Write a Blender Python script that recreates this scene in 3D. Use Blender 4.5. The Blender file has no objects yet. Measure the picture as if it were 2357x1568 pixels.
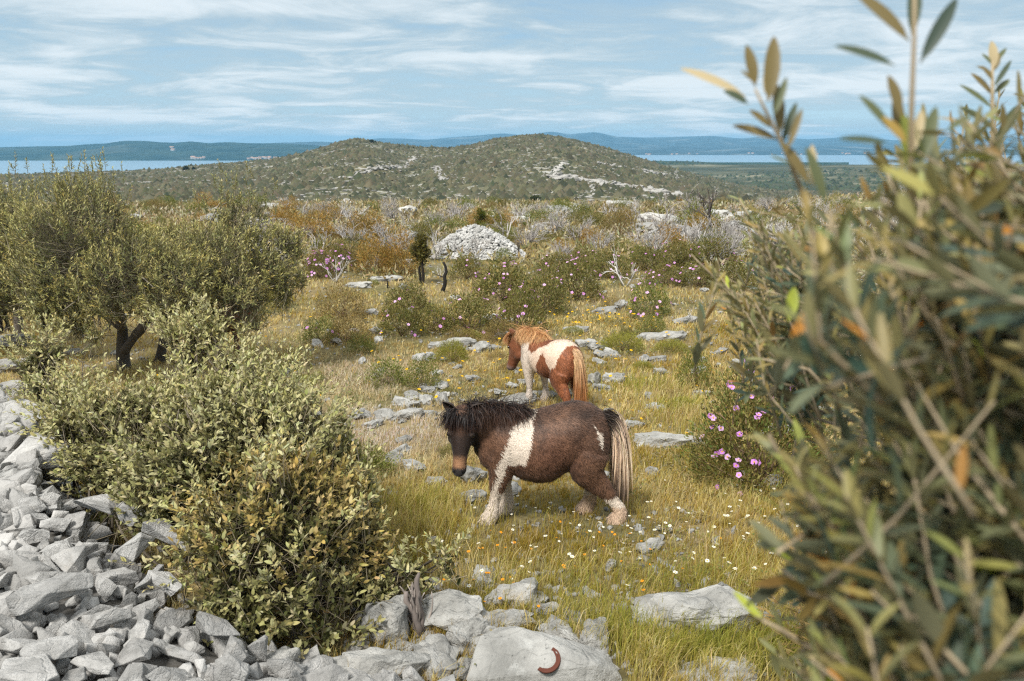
import bpy, bmesh, math, random
import numpy as np
from mathutils import Vector, Matrix, Euler

SC = bpy.context.scene
COL = SC.collection
rng = np.random.default_rng(11)
random.seed(11)
R = math.radians

# ---------------------------------------------------------------- camera
PITCH = math.atan((784 - 328) / 1833.0)
cam_d = bpy.data.cameras.new("camera")
cam_d.sensor_width = 36.0
cam_d.sensor_fit = 'HORIZONTAL'
cam_d.lens = 28.0
cam_d.clip_start = 0.05
cam_d.clip_end = 40000
cam_d.dof.use_dof = True
cam_d.dof.focus_distance = 7.5
cam_d.dof.aperture_fstop = 4.2
cam = bpy.data.objects.new("camera", cam_d)
cam.location = (0, 0, 0)
cam.rotation_euler = (R(90) - PITCH, 0, 0)
COL.objects.link(cam)
SC.camera = cam

# ---------------------------------------------------------------- render settings
SC.view_settings.view_transform = 'Standard'
SC.view_settings.look = 'None'
SC.view_settings.exposure = 1.30
SC.view_settings.gamma = 1.0
SC.view_settings.use_curve_mapping = False
cy = SC.cycles
cy.use_denoising = False
cy.max_bounces = 5
cy.diffuse_bounces = 3
cy.glossy_bounces = 2
cy.transmission_bounces = 3
cy.volume_bounces = 0
SC.render.filter_size = 1.25
cy.filter_width = 1.25
cy.use_adaptive_sampling = True
cy.adaptive_threshold = 0.006

# ---------------------------------------------------------------- sun
SUN_EL, SUN_AZ = 52.0, 212.0          # azimuth: clockwise from +Y (the view direction); behind the camera on the left
sun_d = bpy.data.lights.new("sun", 'SUN')
sun_d.energy = 2.2
sun_d.angle = R(12)
sun_d.color = (1.0, 0.965, 0.90)
sun = bpy.data.objects.new("sun", sun_d)
sd = Vector((math.sin(R(SUN_AZ)) * math.cos(R(SUN_EL)), math.cos(R(SUN_AZ)) * math.cos(R(SUN_EL)), math.sin(R(SUN_EL))))
sun.rotation_euler = sd.to_track_quat('Z', 'Y').to_euler()
sun.location = sd * 50
COL.objects.link(sun)

# ---------------------------------------------------------------- sky with thin clouds
W = bpy.data.worlds.new("World")
SC.world = W
W.use_nodes = True


class NT:
    """small node-tree writer"""
    def __init__(s, tree):
        s.t = tree
        s.t.nodes.clear()

    def n(s, typ, **kw):
        nd = s.t.nodes.new(typ)
        for k, v in kw.items():
            if k == 'inp':
                for a, b in v.items():
                    s.put(nd, a, b)
            else:
                setattr(nd, k, v)
        return nd

    def put(s, nd, key, val):
        if isinstance(key, str) and key.isdigit():
            key = int(key)
        sock = nd.inputs[key]
        if hasattr(val, 'is_output') or isinstance(val, bpy.types.NodeSocket):
            s.t.links.new(val, sock)
        elif isinstance(val, bpy.types.Node):
            s.t.links.new(val.outputs[0], sock)
        else:
            if isinstance(val, (tuple, list)) and len(val) == 3 and sock.type == 'RGBA':
                val = (*val, 1)
            sock.default_value = val

    def math(s, op, a, b=0.0, c=None, clamp=False):
        nd = s.n('ShaderNodeMath', operation=op, use_clamp=clamp)
        s.put(nd, 0, a)
        s.put(nd, 1, b)
        if c is not None:
            s.put(nd, 2, c)
        return nd.outputs[0]

    def vec(s, op, a, b=(0, 0, 0)):
        nd = s.n('ShaderNodeVectorMath', operation=op)
        s.put(nd, 0, a)
        if op == 'SCALE':
            s.put(nd, 3, b)
        else:
            s.put(nd, 1, b)
        return nd.outputs['Value'] if op in ('DOT_PRODUCT', 'LENGTH') else nd.outputs[0]

    def noise(s, v, scale, detail=4, rough=0.55, dist=0.0):
        nd = s.n('ShaderNodeTexNoise')
        s.put(nd, 'Vector', v)
        s.put(nd, 'Scale', scale)
        s.put(nd, 'Detail', detail)
        s.put(nd, 'Roughness', rough)
        s.put(nd, 'Distortion', dist)
        return nd.outputs['Fac']

    def step(s, v, a, b):
        nd = s.n('ShaderNodeMapRange', interpolation_type='SMOOTHSTEP')
        for i, q in enumerate((v, a, b, 0.0, 1.0)):
            s.put(nd, i, q)
        return nd.outputs[0]

    def mix(s, f, a, b, blend='MIX'):
        nd = s.n('ShaderNodeMix', data_type='RGBA', blend_type=blend)
        s.put(nd, 0, f)
        s.put(nd, 6, a)
        s.put(nd, 7, b)
        return nd.outputs[2]


def build_world():
    g = NT(W.node_tree)
    sky = g.n('ShaderNodeTexSky', sky_type='NISHITA', sun_disc=False)
    sky.sun_elevation = R(SUN_EL)
    sky.sun_rotation = R(SUN_AZ)
    sky.altitude = 50
    sky.air_density = 1.0
    sky.dust_density = 0.6
    sky.ozone_density = 2.0
    tc = g.n('ShaderNodeTexCoord')
    d = g.vec('NORMALIZE', tc.outputs['Generated'])
    sx = g.n('ShaderNodeSeparateXYZ')
    g.put(sx, 0, d)
    x, y, z = sx.outputs
    zp = g.math('MAXIMUM', z, 0.0)
    inv = g.math('DIVIDE', 1.0, g.math('ADD', zp, 0.10))
    px = g.math('MULTIPLY', x, inv)
    py = g.math('MULTIPLY', y, inv)
    cv = g.n('ShaderNodeCombineXYZ')
    # streaks run a little downhill to the right
    g.put(cv, 0, g.math('ADD', g.math('MULTIPLY', px, 0.80), g.math('MULTIPLY', py, 0.20)))
    g.put(cv, 1, g.math('SUBTRACT', g.math('MULTIPLY', py, 1.0), g.math('MULTIPLY', px, 0.12)))
    big = g.noise(cv.outputs[0], 0.55, 3, 0.5, 0.6)
    med = g.noise(g.vec('ADD', cv.outputs[0], (7.3, 2.1, 0)), 1.7, 7, 0.62, 0.7)
    fine = g.noise(g.vec('ADD', cv.outputs[0], (3.1, 9.4, 0)), 4.5, 6, 0.6, 0.3)
    m = g.math('ADD', g.math('MULTIPLY', big, 1.05), g.math('MULTIPLY', med, 0.85))
    m = g.math('ADD', m, g.math('MULTIPLY', fine, 0.18))
    mask = g.step(m, 0.62, 1.10)
    thick = g.step(m, 0.94, 1.26)
    # low streaks nearer the horizon
    cv2 = g.n('ShaderNodeCombineXYZ')
    g.put(cv2, 0, g.math('MULTIPLY', x, 2.2))
    g.put(cv2, 1, g.math('ADD', g.math('MULTIPLY', z, 26.0), g.math('MULTIPLY', x, 1.4)))
    st = g.noise(cv2.outputs[0], 1.3, 5, 0.55, 0.5)
    low = g.math('MULTIPLY', g.step(st, 0.44, 0.72), g.math('SUBTRACT', 1.0, g.step(z, 0.10, 0.24)))
    mask = g.math('MAXIMUM', g.math('MULTIPLY', mask, 0.92), g.math('MULTIPLY', low, 0.42))

    # one small flat cumulus low on the left
    def puff(cx, cz, wx, wz, amp):
        ax = g.math('DIVIDE', g.math('SUBTRACT', g.math('DIVIDE', x, y), cx), wx)
        az = g.math('DIVIDE', g.math('SUBTRACT', g.math('DIVIDE', z, y), cz), wz)
        az = g.math('MULTIPLY', az, g.math('ADD', 1.0, g.math('MULTIPLY', g.step(az, 0.0, -0.1), 1.2)))
        r2 = g.math('ADD', g.math('MULTIPLY', ax, ax), g.math('MULTIPLY', az, az))
        nn = g.noise(d, 60.0, 5, 0.6)
        v = g.math('ADD', g.math('SUBTRACT', 1.0, r2), g.math('MULTIPLY', g.math('SUBTRACT', nn, 0.5), 3.2))
        v = g.math('MULTIPLY', g.step(v, 0.05, 1.0), amp)
        return g.math('MULTIPLY', v, g.step(y, 0.1, 0.2))
    for c in ((-0.497, 0.071, 0.028, 0.0042, 0.75), (-0.61, 0.104, 0.065, 0.013, 0.28)):
        mask = g.math('MAXIMUM', mask, puff(*c))
    clear = g.mix(g.step(z, 0.0, 0.16), (1.85, 2.80, 3.40), (.86, 1.78, 2.75))
    clear = g.mix(g.step(z, 0.14, 0.32), clear, (0.72, 1.48, 2.28))
    skyc = g.mix(0.88, sky.outputs[0], clear)
    cloud = g.mix(g.step(z, 0.02, 0.30), (1.98, 2.58, 2.92), (2.05, 2.48, 2.74))
    cloud = g.mix(thick, cloud, (3.45, 3.75, 3.9))
    cloud = g.mix(g.step(z, 0.40, 0.75), cloud, (6.6, 6.6, 6.4))  # overhead, out of view: cloud brightened to add soft fill light
    mask = g.math('MAXIMUM', mask, g.math('MULTIPLY', g.step(z, 0.35, 0.7), 0.75))  # cover added overhead, out of view, to carry that fill light
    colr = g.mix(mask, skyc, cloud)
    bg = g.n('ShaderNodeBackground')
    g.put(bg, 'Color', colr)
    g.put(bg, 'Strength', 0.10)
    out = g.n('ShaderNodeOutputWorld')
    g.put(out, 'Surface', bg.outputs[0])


build_world()

# ---------------------------------------------------------------- helpers
CX, CY, FP = 1178.5, 784.0, 1833.0
cp, sp = math.cos(PITCH), math.sin(PITCH)


def ray(px, py):
    u = (np.asarray(px, float) - CX) / FP
    v = (CY - np.asarray(py, float)) / FP
    return np.stack([u, cp + v * sp, -sp + v * cp], -1)


def at(px, py, t):
    """a point in the place, from its bearing in the photograph and its real distance"""
    return ray(px, py) * t


def sstep(a, b, x):
    t = np.clip((np.asarray(x, float) - a) / (b - a), 0, 1)
    return t * t * (3 - 2 * t)


def _h(i, j, k, s):
    n = (i * 374761393 + j * 668265263 + k * 2147483647 + s * 974634777) & 0xffffffff
    n = ((n ^ (n >> 13)) * 1274126177) & 0xffffffff
    n = ((n ^ (n >> 15)) * 2246822519) & 0xffffffff
    return ((n ^ (n >> 16)) & 0xffff) / 65535.0


def vnoise(x, y, z=None, s=0):
    x = np.asarray(x, float)
    y = np.asarray(y, float)
    z = np.zeros_like(x) if z is None else np.asarray(z, float)
    i, j, k = (np.floor(q).astype(np.int64) for q in (x, y, z))
    fx, fy, fz = x - i, y - j, z - k
    fx, fy, fz = (q * q * (3 - 2 * q) for q in (fx, fy, fz))
    o = 0
    for a in (0, 1):
        for b in (0, 1):
            for c in (0, 1):
                o = o + _h(i + a, j + b, k + c, s) * (fx if a else 1 - fx) * (fy if b else 1 - fy) * (fz if c else 1 - fz)
    return o


def fbm(x, y, z=None, s=0, oct=4):
    o, a, f, tot = 0, 1.0, 1.0, 0
    for q in range(oct):
        o = o + a * (vnoise(np.asarray(x) * f, np.asarray(y) * f, None if z is None else np.asarray(z) * f, s + q * 17) - .5)
        tot += a
        a *= .5
        f *= 2.03
    return o / tot * 2


def unit(v):
    v = np.asarray(v, float)
    return v / np.maximum(np.linalg.norm(v, axis=-1, keepdims=True), 1e-9)


def np_mesh(name, V, polys, cols=None, mat=None, smooth=False):
    me = bpy.data.meshes.new(name)
    V = np.ascontiguousarray(V, dtype=np.float32)
    me.vertices.add(len(V))
    me.vertices.foreach_set('co', V.ravel())
    polys = [np.asarray(p, dtype=np.int32) for p in polys if len(p)]
    li = np.concatenate([p.ravel() for p in polys])
    cnt = np.concatenate([np.full(len(p), p.shape[1], dtype=np.int32) for p in polys])
    me.loops.add(len(li))
    me.loops.foreach_set('vertex_index', li)
    me.polygons.add(len(cnt))
    st = np.zeros(len(cnt), dtype=np.int32)
    st[1:] = np.cumsum(cnt)[:-1]
    me.polygons.foreach_set('loop_start', st)
    if smooth:
        me.polygons.foreach_set('use_smooth', np.ones(len(cnt), dtype=bool))
    me.update(calc_edges=True)
    if cols is not None:
        a = me.attributes.new('col', 'FLOAT_COLOR', 'POINT')
        c = np.ones((len(V), 4), dtype=np.float32)
        c[:, :3] = np.clip(cols, 0, 1)
        a.data.foreach_set('color', c.ravel())
    if mat:
        me.materials.append(mat)
    return me


class Acc:
    """collects vertices, faces and colours for ONE mesh"""
    def __init__(s):
        s.V, s.P, s.C, s.n = [], [], [], 0

    def add(s, V, polys, C):
        V = np.asarray(V, float).reshape(-1, 3)
        C = np.broadcast_to(np.asarray(C, float), (len(V), 3))
        s.V.append(V)
        s.C.append(C)
        for p in polys:
            if len(p):
                s.P.append(np.asarray(p) + s.n)
        s.n += len(V)

    def mesh(s, name, mat, smooth=False, origin=None):
        V = np.concatenate(s.V)
        if origin is not None:
            V = V - np.asarray(origin)
        byk = {}
        for p in s.P:
            byk.setdefault(p.shape[1], []).append(p)
        return np_mesh(name, V, [np.concatenate(v) for v in byk.values()], np.concatenate(s.C), mat, smooth)


def link(name, me, parent=None, loc=(0, 0, 0), rot=(0, 0, 0), scale=(1, 1, 1)):
    o = bpy.data.objects.new(name, me)
    o.location = loc
    o.rotation_euler = rot
    o.scale = scale
    if parent:
        o.parent = parent
    COL.objects.link(o)
    return o


def tag(o, label, cat, group=None, kind=None):
    o['label'] = label
    o['category'] = cat
    if group:
        o['group'] = group
    if kind:
        o['kind'] = kind
    return o


def thing(name, label, cat, loc=(0, 0, 0), rot=(0, 0, 0), group=None):
    o = bpy.data.objects.new(name, None)
    o.empty_display_size = .1
    o.location = loc
    o.rotation_euler = rot
    COL.objects.link(o)
    return tag(o, label, cat, group)


def structure(name, me, loc=(0, 0, 0)):
    o = link(name, me, loc=loc)
    o['kind'] = 'structure'
    return o


def leaves(P, D, N, L, Wd, C, kind='rh', bend=0.1):
    """leaf blades: base P, direction D, upper side N, length L, width Wd, colour C"""
    n = len(P)
    D = unit(D)
    N = unit(N - D * np.sum(N * D, -1, keepdims=True))
    S = np.cross(D, N)
    L = np.broadcast_to(L, (n,))[:, None]
    Wd = np.broadcast_to(Wd, (n,))[:, None]
    C = np.broadcast_to(C, (n, 3))
    if kind == 'rh':
        V = np.stack([P, P + D * L * .45 + S * Wd * .5, P + D * L - N * L * bend, P + D * L * .45 - S * Wd * .5], 1)
        b = np.arange(n)[:, None] * 4
        polys = [b + np.array([[0, 1, 2, 3]])]
        k = 4
    elif kind == 'el':
        ts, ws = (0, .3, .7, 1), (0, .5, .42, 0)
        V = np.stack([P, P + D * L * .3 + S * Wd * .5 + N * L * .03, P + D * L * .3 - S * Wd * .5 + N * L * .03,
                      P + D * L * .68 + S * Wd * .42 - N * L * bend * .4, P + D * L * .68 - S * Wd * .42 - N * L * bend * .4,
                      P + D * L - N * L * bend], 1)
        b = np.arange(n)[:, None] * 6
        polys = [b + np.array([[0, 1, 2]]), b + np.array([[3, 5, 4]]), b + np.array([[1, 3, 4, 2]])]
        k = 6
    else:
        ts = (0, .06, .16, .32, .5, .7, .86, .95, 1)
        ws = (.06, .10, .30, .44, .5, .45, .3, .16, .02)
        rows = []
        for t, w in zip(ts, ws):
            c = P + D * L * t - N * L * bend * t * t
            rows += [c + S * Wd * w + N * Wd * w * .28, c, c - S * Wd * w + N * Wd * w * .28]
        V = np.stack(rows, 1)
        k = len(rows)
        b = np.arange(n)[:, None] * k
        f = []
        for r in range(len(ts) - 1):
            a = r * 3
            f += [[a, a + 3, a + 4, a + 1], [a + 1, a + 4, a + 5, a + 2]]
        polys = [b + np.array([q]) for q in f]
    return V.reshape(-1, 3), polys, np.repeat(C, k, 0)


def tube(pts, rad, sides=5):
    pts = np.asarray(pts, float)
    rad = np.broadcast_to(rad, (len(pts),))
    T = unit(np.gradient(pts, axis=0))
    ref = np.array([.31, .22, .92]) if abs(T[0] @ np.array([.31, .22, .92])) < .9 else np.array([.9, .3, -.2])
    A = unit(np.cross(T, ref))
    B = np.cross(T, A)
    an = np.arange(sides) / sides * 2 * np.pi
    V = pts[:, None] + rad[:, None, None] * (A[:, None] * np.cos(an)[None, :, None] + B[:, None] * np.sin(an)[None, :, None])
    q = []
    for i in range(len(pts) - 1):
        for j in range(sides):
            k = (j + 1) % sides
            q.append([i * sides + j, i * sides + k, (i + 1) * sides + k, (i + 1) * sides + j])
    caps = [list(range(sides))[::-1], [(len(pts) - 1) * sides + j for j in range(sides)]]
    return V.reshape(-1, 3), [np.array(q), np.array(caps)]


def wander(a, b, n, amp, r=rng):
    """a crooked line from a to b"""
    a, b = np.asarray(a, float), np.asarray(b, float)
    t = np.linspace(0, 1, n)[:, None]
    L = np.linalg.norm(b - a)
    off = np.cumsum(r.normal(0, 1, (n, 3)), 0) * amp * L / max(n, 1) ** .5
    off -= off[0] + (off[-1] - off[0]) * t
    return a + (b - a) * t + off


def inpoly(x, y, poly):
    x = np.asarray(x)
    y = np.asarray(y)
    c = np.zeros(x.shape, bool)
    p = np.asarray(poly, float)
    j = len(p) - 1
    for i in range(len(p)):
        xi, yi = p[i]
        xj, yj = p[j]
        c ^= ((yi > y) != (yj > y)) & (x < (xj - xi) * (y - yi) / (yj - yi + 1e-12) + xi)
        j = i
    return c


def palette(cols, idx_noise, jit=.12):
    """pick colours from a list with a 0..1 array, blending neighbours, with per-item variation"""
    cols = np.asarray(cols, float)
    f = np.clip(idx_noise, 0, .999) * (len(cols) - 1)
    i = f.astype(int)
    t = (f - i)[:, None]
    c = cols[i] * (1 - t) + cols[np.minimum(i + 1, len(cols) - 1)] * t
    return c * rng.uniform(1 - jit, 1 + jit, (len(c), 1)) * rng.uniform(1 - jit * .4, 1 + jit * .4, (len(c), 3))


# ---------------------------------------------------------------- materials
def mat_attr(name, rough=.7, trans=.0, spec=.2, back=None, sheen=0.0):
    """surface coloured by its own 'col' attribute; thin leaves let some light through"""
    m = bpy.data.materials.new(name)
    m.use_nodes = True
    g = NT(m.node_tree)
    a = g.n('ShaderNodeAttribute', attribute_name='col')
    c = a.outputs['Color']
    if back:
        geo = g.n('ShaderNodeNewGeometry')
        c = g.mix(g.math('MULTIPLY', geo.outputs['Backfacing'], back[1]), c, back[0])
    p = g.n('ShaderNodeBsdfPrincipled')
    g.put(p, 'Base Color', c)
    g.put(p, 'Roughness', rough)
    g.put(p, 'Specular IOR Level', spec)
    if sheen:
        g.put(p, 'Sheen Weight', sheen)
    sh = p.outputs[0]
    if trans:
        t = g.n('ShaderNodeBsdfTranslucent')
        g.put(t, 'Color', g.mix(1.0, c, (1.16, 1.12, .86), 'MULTIPLY'))
        mx = g.n('ShaderNodeMixShader')
        g.put(mx, 0, trans)
        g.put(mx, 1, sh)
        g.put(mx, 2, t.outputs[0])
        sh = mx.outputs[0]
    o = g.n('ShaderNodeOutputMaterial')
    g.put(o, 'Surface', sh)
    return m


M_GRASS = mat_attr('grass_blades', .9, .45, .03)
M_LEAF = mat_attr('shrub_leaves', .6, .16, .14)
M_OLIVE = mat_attr('olive_leaves', .45, .22, .25, back=((.23, .215, .125), .5))
M_BARK = mat_attr('bark', .85, 0, .1)
M_PETAL = mat_attr('petals', .6, .35, .1)
M_FUR = mat_attr('pony_coat', .55, 0, .22, sheen=.08)
M_HAIR = mat_attr('pony_hair', .5, .12, .3)


def mat_plain(name, col, rough=.5, metal=0, spec=.4):
    m = bpy.data.materials.new(name)
    m.use_nodes = True
    g = NT(m.node_tree)
    tc = g.n('ShaderNodeTexCoord')
    n = g.noise(tc.outputs['Object'], 35, 4, .6)
    c = g.mix(n, tuple(q * .75 for q in col), tuple(min(1, q * 1.25) for q in col))
    p = g.n('ShaderNodeBsdfPrincipled')
    g.put(p, 'Base Color', c)
    g.put(p, 'Roughness', rough)
    g.put(p, 'Metallic', metal)
    g.put(p, 'Specular IOR Level', spec)
    o = g.n('ShaderNodeOutputMaterial')
    g.put(o, 'Surface', p.outputs[0])
    return m


def mat_rock(name, dark, light, lichen=.5, spots=.5, warm=.3):
    m = bpy.data.materials.new(name)
    m.use_nodes = True
    g = NT(m.node_tree)
    tc = g.n('ShaderNodeTexCoord')
    oi = g.n('ShaderNodeObjectInfo')
    rnd = oi.outputs['Random']
    v = g.vec('ADD', tc.outputs['Object'], g.vec('SCALE', (13.7, 9.1, 5.3), rnd))
    n1 = g.noise(v, 2.2, 8, .62)
    c = g.mix(g.step(n1, .32, .68), dark, light)
    pale = g.step(g.noise(v, 4.5, 6, .7), .62 - .1 * lichen, .72)
    c = g.mix(g.math('MULTIPLY', pale, .55 * lichen), c, (.60, .60, .57))
    tan = g.step(g.noise(g.vec('ADD', v, (3, 7, 1)), 1.6, 4, .6), .58, .75)
    c = g.mix(g.math('MULTIPLY', tan, warm), c, (.40, .33, .24))
    spn = g.step(g.noise(g.vec('ADD', v, (8, 1, 4)), 17, 5, .75), .615, .665)
    c = g.mix(g.math('MULTIPLY', spn, spots), c, (.06, .06, .058))
    br = g.math('ADD', .82, g.math('MULTIPLY', rnd, .36))
    c = g.mix(1.0, c, g.n('ShaderNodeCombineXYZ', inp={0: br, 1: br, 2: br}).outputs[0], 'MULTIPLY')
    b1 = g.noise(v, 6, 9, .68)
    vo = g.n('ShaderNodeTexVoronoi', feature='DISTANCE_TO_EDGE')
    g.put(vo, 'Vector', g.vec('ADD', v, g.vec('SCALE', g.n('ShaderNodeTexNoise', inp={'Vector': v, 'Scale': 3.0}).outputs['Color'], .35)))
    g.put(vo, 'Scale', 1.5)
    crack = g.step(vo.outputs['Distance'], 0.0, .03)
    bump = g.n('ShaderNodeBump')
    b2 = g.noise(v, 30, 6, .7)
    g.put(bump, 'Height', g.math('ADD', g.math('ADD', b1, g.math('MULTIPLY', b2, .35)), g.math('MULTIPLY', crack, .16)))
    g.put(bump, 'Strength', .75)
    g.put(bump, 'Distance', .05)
    p = g.n('ShaderNodeBsdfPrincipled')
    g.put(p, 'Base Color', c)
    g.put(p, 'Roughness', .85)
    g.put(p, 'Specular IOR Level', .2)
    g.put(p, 'Normal', bump.outputs[0])
    o = g.n('ShaderNodeOutputMaterial')
    g.put(o, 'Surface', p.outputs[0])
    return m


M_RUBBLE = mat_rock('rubble_limestone', (.26, .255, .243), (.445, .435, .417), .5, .35, .15)
M_ROCK = mat_rock('meadow_limestone', (.21, .207, .193), (.385, .378, .355), .6, .7, .3)
# ================================================================ terrain
_py = np.array([-40, 1, 2.5, 3.5, 6.04, 8.5, 11, 15, 20, 30, 45, 70, 100, 120, 160, 230, 4000.])
_pz = np.array([-2.2, -2.45, -2.55, -2.68, -3.08, -3.46, -3.75, -3.98, -4.06, -4.22, -4.85, -6.0, -7.9, -9.6, -12.5, -17, -17.])
_ty = np.concatenate([np.linspace(-40, 1, 42)[:-1], np.exp(np.linspace(0, math.log(4000), 700))])
_tz = np.interp(_ty, _py, _pz)
for _ in range(30):
    _tz[1:-1] = .25 * _tz[:-2] + .5 * _tz[1:-1] + .25 * _tz[2:]
SEA = -76.0
CREST = [(-900, 408), (-400, 405), (0, 402), (100, 399), (270, 395), (420, 385), (520, 377), (600, 370), (680, 357), (740, 342),
         (785, 327), (815, 321), (850, 324), (900, 333), (960, 339), (1030, 342), (1080, 336), (1140, 323), (1190, 316), (1235, 313),
         (1290, 318), (1350, 330), (1420, 350), (1480, 368), (1540, 386), (1600, 402), (1650, 414), (1700, 427), (1800, 440),
         (2400, 447), (3200, 447)]
_cr = ray([c[0] for c in CREST], [c[1] for c in CREST])
CA, CT = _cr[:, 0] / _cr[:, 1], _cr[:, 2] / _cr[:, 1]
YC = 680.0
BX = np.array([-40, -6.5, -4.1, -3.45, -2.6, -1.89, -1.4, -.9, -.3, .35, .7, 1.2])
BY = np.array([40, 9.5, 6.8, 5.8, 4.8, 4.07, 3.72, 3.45, 3.3, 3.05, 1.5, -5])
ZX = np.array([-40, -7, -4, -2.5, -1.5, -.8, .4, 2])
ZZ = np.array([-2.5, -2.42, -2.32, -2.27, -2.36, -2.46, -2.56, -2.6])


def pile_d(x, y):
    return np.minimum((np.interp(x, BX, BY) - y) * .68, (x + .70 * y + 2.9) * .8)


def pile_z(x, y):
    return np.interp(x, ZX, ZZ) + .05 * fbm(x * 1.1, y * 1.1, s=91)


def H(x, y):
    x = np.asarray(x, float)
    y = np.asarray(y, float)
    x, y = np.broadcast_arrays(x, y)
    z = np.interp(y, _ty, _tz)
    a = x / np.maximum(y, 1.0)
    z = z + .07 * fbm(x * .55, y * .55, s=3) * sstep(2, 6, y) + .025 * fbm(x * 2.3, y * 2.3, s=8)
    z = z + .45 * fbm(x * .06, y * .06, s=5, oct=3) * sstep(18, 60, y)
    z = z + 1.3 * sstep(.28, .5, a) * np.exp(-((y - 95) / 40) ** 2)
    # the hill beyond the near ridge
    s = np.clip((y - 230) / (YC - 230), 0, 1)
    zc = np.interp(a, CA, CT) * YC
    prof = np.sin(s * np.pi / 2) ** 1.12
    hill = -17 + (zc + 17) * prof
    w = s * (1 - s) * 4
    hill = hill + w * (3.0 * fbm(x / 75, y / 75, s=21) + 1.2 * fbm(x / 22, y / 22, s=24))
    hill = hill - w * 5.0 * np.exp(-((a + .128) / .028) ** 2) * sstep(1, .4, s)
    hill = hill + (1 - w) * .5 * fbm(x / 15, y / 15, s=27) * sstep(.5, .9, s)
    hill = hill - np.maximum(y - YC, 0) * .085
    z = np.where(y > 230, hill, z)
    # the heap of cleared stones the photographer stands behind
    d = pile_d(x, y)
    near = sstep(30, 12, y)
    pz = pile_z(x, y) - .10
    k = sstep(-.1, .35, d) * near
    return np.where(y < 30, z + (np.maximum(pz, z) - z) * k, z)


def gp(px, py, tmin=2.0, tmax=1500.0):
    """where a bearing of the photograph meets the ground"""
    d = ray(px, py)
    t = np.exp(np.linspace(math.log(tmin), math.log(tmax), 900))
    p = d[None] * t[:, None]
    below = p[:, 2] < H(p[:, 0], p[:, 1])
    i = int(np.argmax(below)) if below.any() else len(t) - 1
    lo, hi = t[max(i - 1, 0)], t[i]
    for _ in range(14):
        m = .5 * (lo + hi)
        q = d * m
        if q[2] < H(q[0], q[1]):
            hi = m
        else:
            lo = m
    q = d * hi
    return np.array([q[0], q[1], float(H(q[0], q[1]))]), hi


def mat_ground():
    m = bpy.data.materials.new('dry_grassland_soil')
    m.use_nodes = True
    g = NT(m.node_tree)
    tc = g.n('ShaderNodeTexCoord')
    v = tc.outputs['Object']
    a = g.n('ShaderNodeAttribute', attribute_name='col')
    n1 = g.noise(v, 9, 7, .7)
    n2 = g.noise(v, 1.6, 5, .6)
    c = g.mix(g.step(n1, .35, .7), g.mix(1, a.outputs['Color'], (.55, .52, .48), 'MULTIPLY'), a.outputs['Color'])
    c = g.mix(g.math('MULTIPLY', g.step(n2, .45, .7), .4), c, (.20, .16, .10))
    sx = g.n('ShaderNodeSeparateXYZ')
    g.put(sx, 0, v)
    far = g.step(sx.outputs[1], 190, 260)
    # the hill: thin scrub, bare pale limestone in broken bands along the slope
    mp = g.n('ShaderNodeMapping')
    g.put(mp, 'Vector', v)
    mp.inputs['Scale'].default_value = (.030, .05, .16)
    mp.inputs['Rotation'].default_value = (0, 0, .25)
    wob = g.noise(v, .035, 5, .6)
    rk = g.noise(g.vec('ADD', mp.outputs[0], g.n('ShaderNodeCombineXYZ', inp={0: wob, 1: wob, 2: wob}).outputs[0]), 3.2, 9, .68)
    sc = g.noise(v, .09, 7, .68)
    hc = g.mix(g.step(sc, .40, .62), (.060, .063, .036), (.175, .163, .105))
    hc = g.mix(g.step(g.noise(v, .012, 4, .5), .45, .65), hc, (.12, .105, .055))
    hc = g.mix(g.math('MULTIPLY', g.step(rk, .535, .64), .75), hc, (.42, .41, .385))
    hc = g.mix(g.step(sc, .58, .66), hc, (.035, .042, .02))
    c = g.mix(far, c, hc)
    bump = g.n('ShaderNodeBump')
    g.put(bump, 'Height', g.math('ADD', n1, g.math('MULTIPLY', sc, 3.0)))
    g.put(bump, 'Strength', .6)
    g.put(bump, 'Distance', .04)
    p = g.n('ShaderNodeBsdfPrincipled')
    g.put(p, 'Base Color', c)
    g.put(p, 'Roughness', .95)
    g.put(p, 'Specular IOR Level', .05)
    g.put(p, 'Normal', bump.outputs[0])
    o = g.n('ShaderNodeOutputMaterial')
    g.put(o, 'Surface', p.outputs[0])
    return m


def build_ground():
    ys = np.concatenate([np.linspace(-40, 1.5, 30)[:-1], np.exp(np.linspace(math.log(1.5), math.log(230), 330))[:-1],
                         np.linspace(230, 760, 170)[:-1], np.linspace(760, 1500, 25)])
    nx = 360
    s = np.linspace(-1, 1, nx)
    wid = .95 * np.maximum(ys, 0) + 14
    X = s[None] * wid[:, None]
    Y = np.repeat(ys[:, None], nx, 1)
    Z = H(X, Y)
    V = np.stack([X, Y, Z], -1).reshape(-1, 3)
    i = np.arange(len(ys) - 1)[:, None] * nx + np.arange(nx - 1)[None]
    q = np.stack([i, i + 1, i + nx + 1, i + nx], -1).reshape(-1, 4)
    n = .5 + .5 * fbm(V[:, 0] * .5, V[:, 1] * .5, s=33)
    n2 = .5 + .5 * fbm(V[:, 0] * .11, V[:, 1] * .11, s=35)
    C = palette([(.15, .12, .06), (.28, .22, .12), (.13, .125, .055), (.34, .30, .23)], .6 * n + .4 * n2, .06)
    hp = (sstep(-.05, .2, pile_d(V[:, 0], V[:, 1])) * (V[:, 1] < 12))[:, None]
    C = C * (1 - hp) + np.array([.15, .147, .14]) * hp
    far = sstep(28, 60, V[:, 1])[:, None]
    C2 = palette([(.13, .11, .045), (.20, .13, .055), (.15, .13, .06), (.25, .20, .12)], n2, .06)
    C = C * (1 - far) + C2 * far
    structure('ground', np_mesh('ground', V, [q], C, mat_ground(), True))


build_ground()


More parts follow.
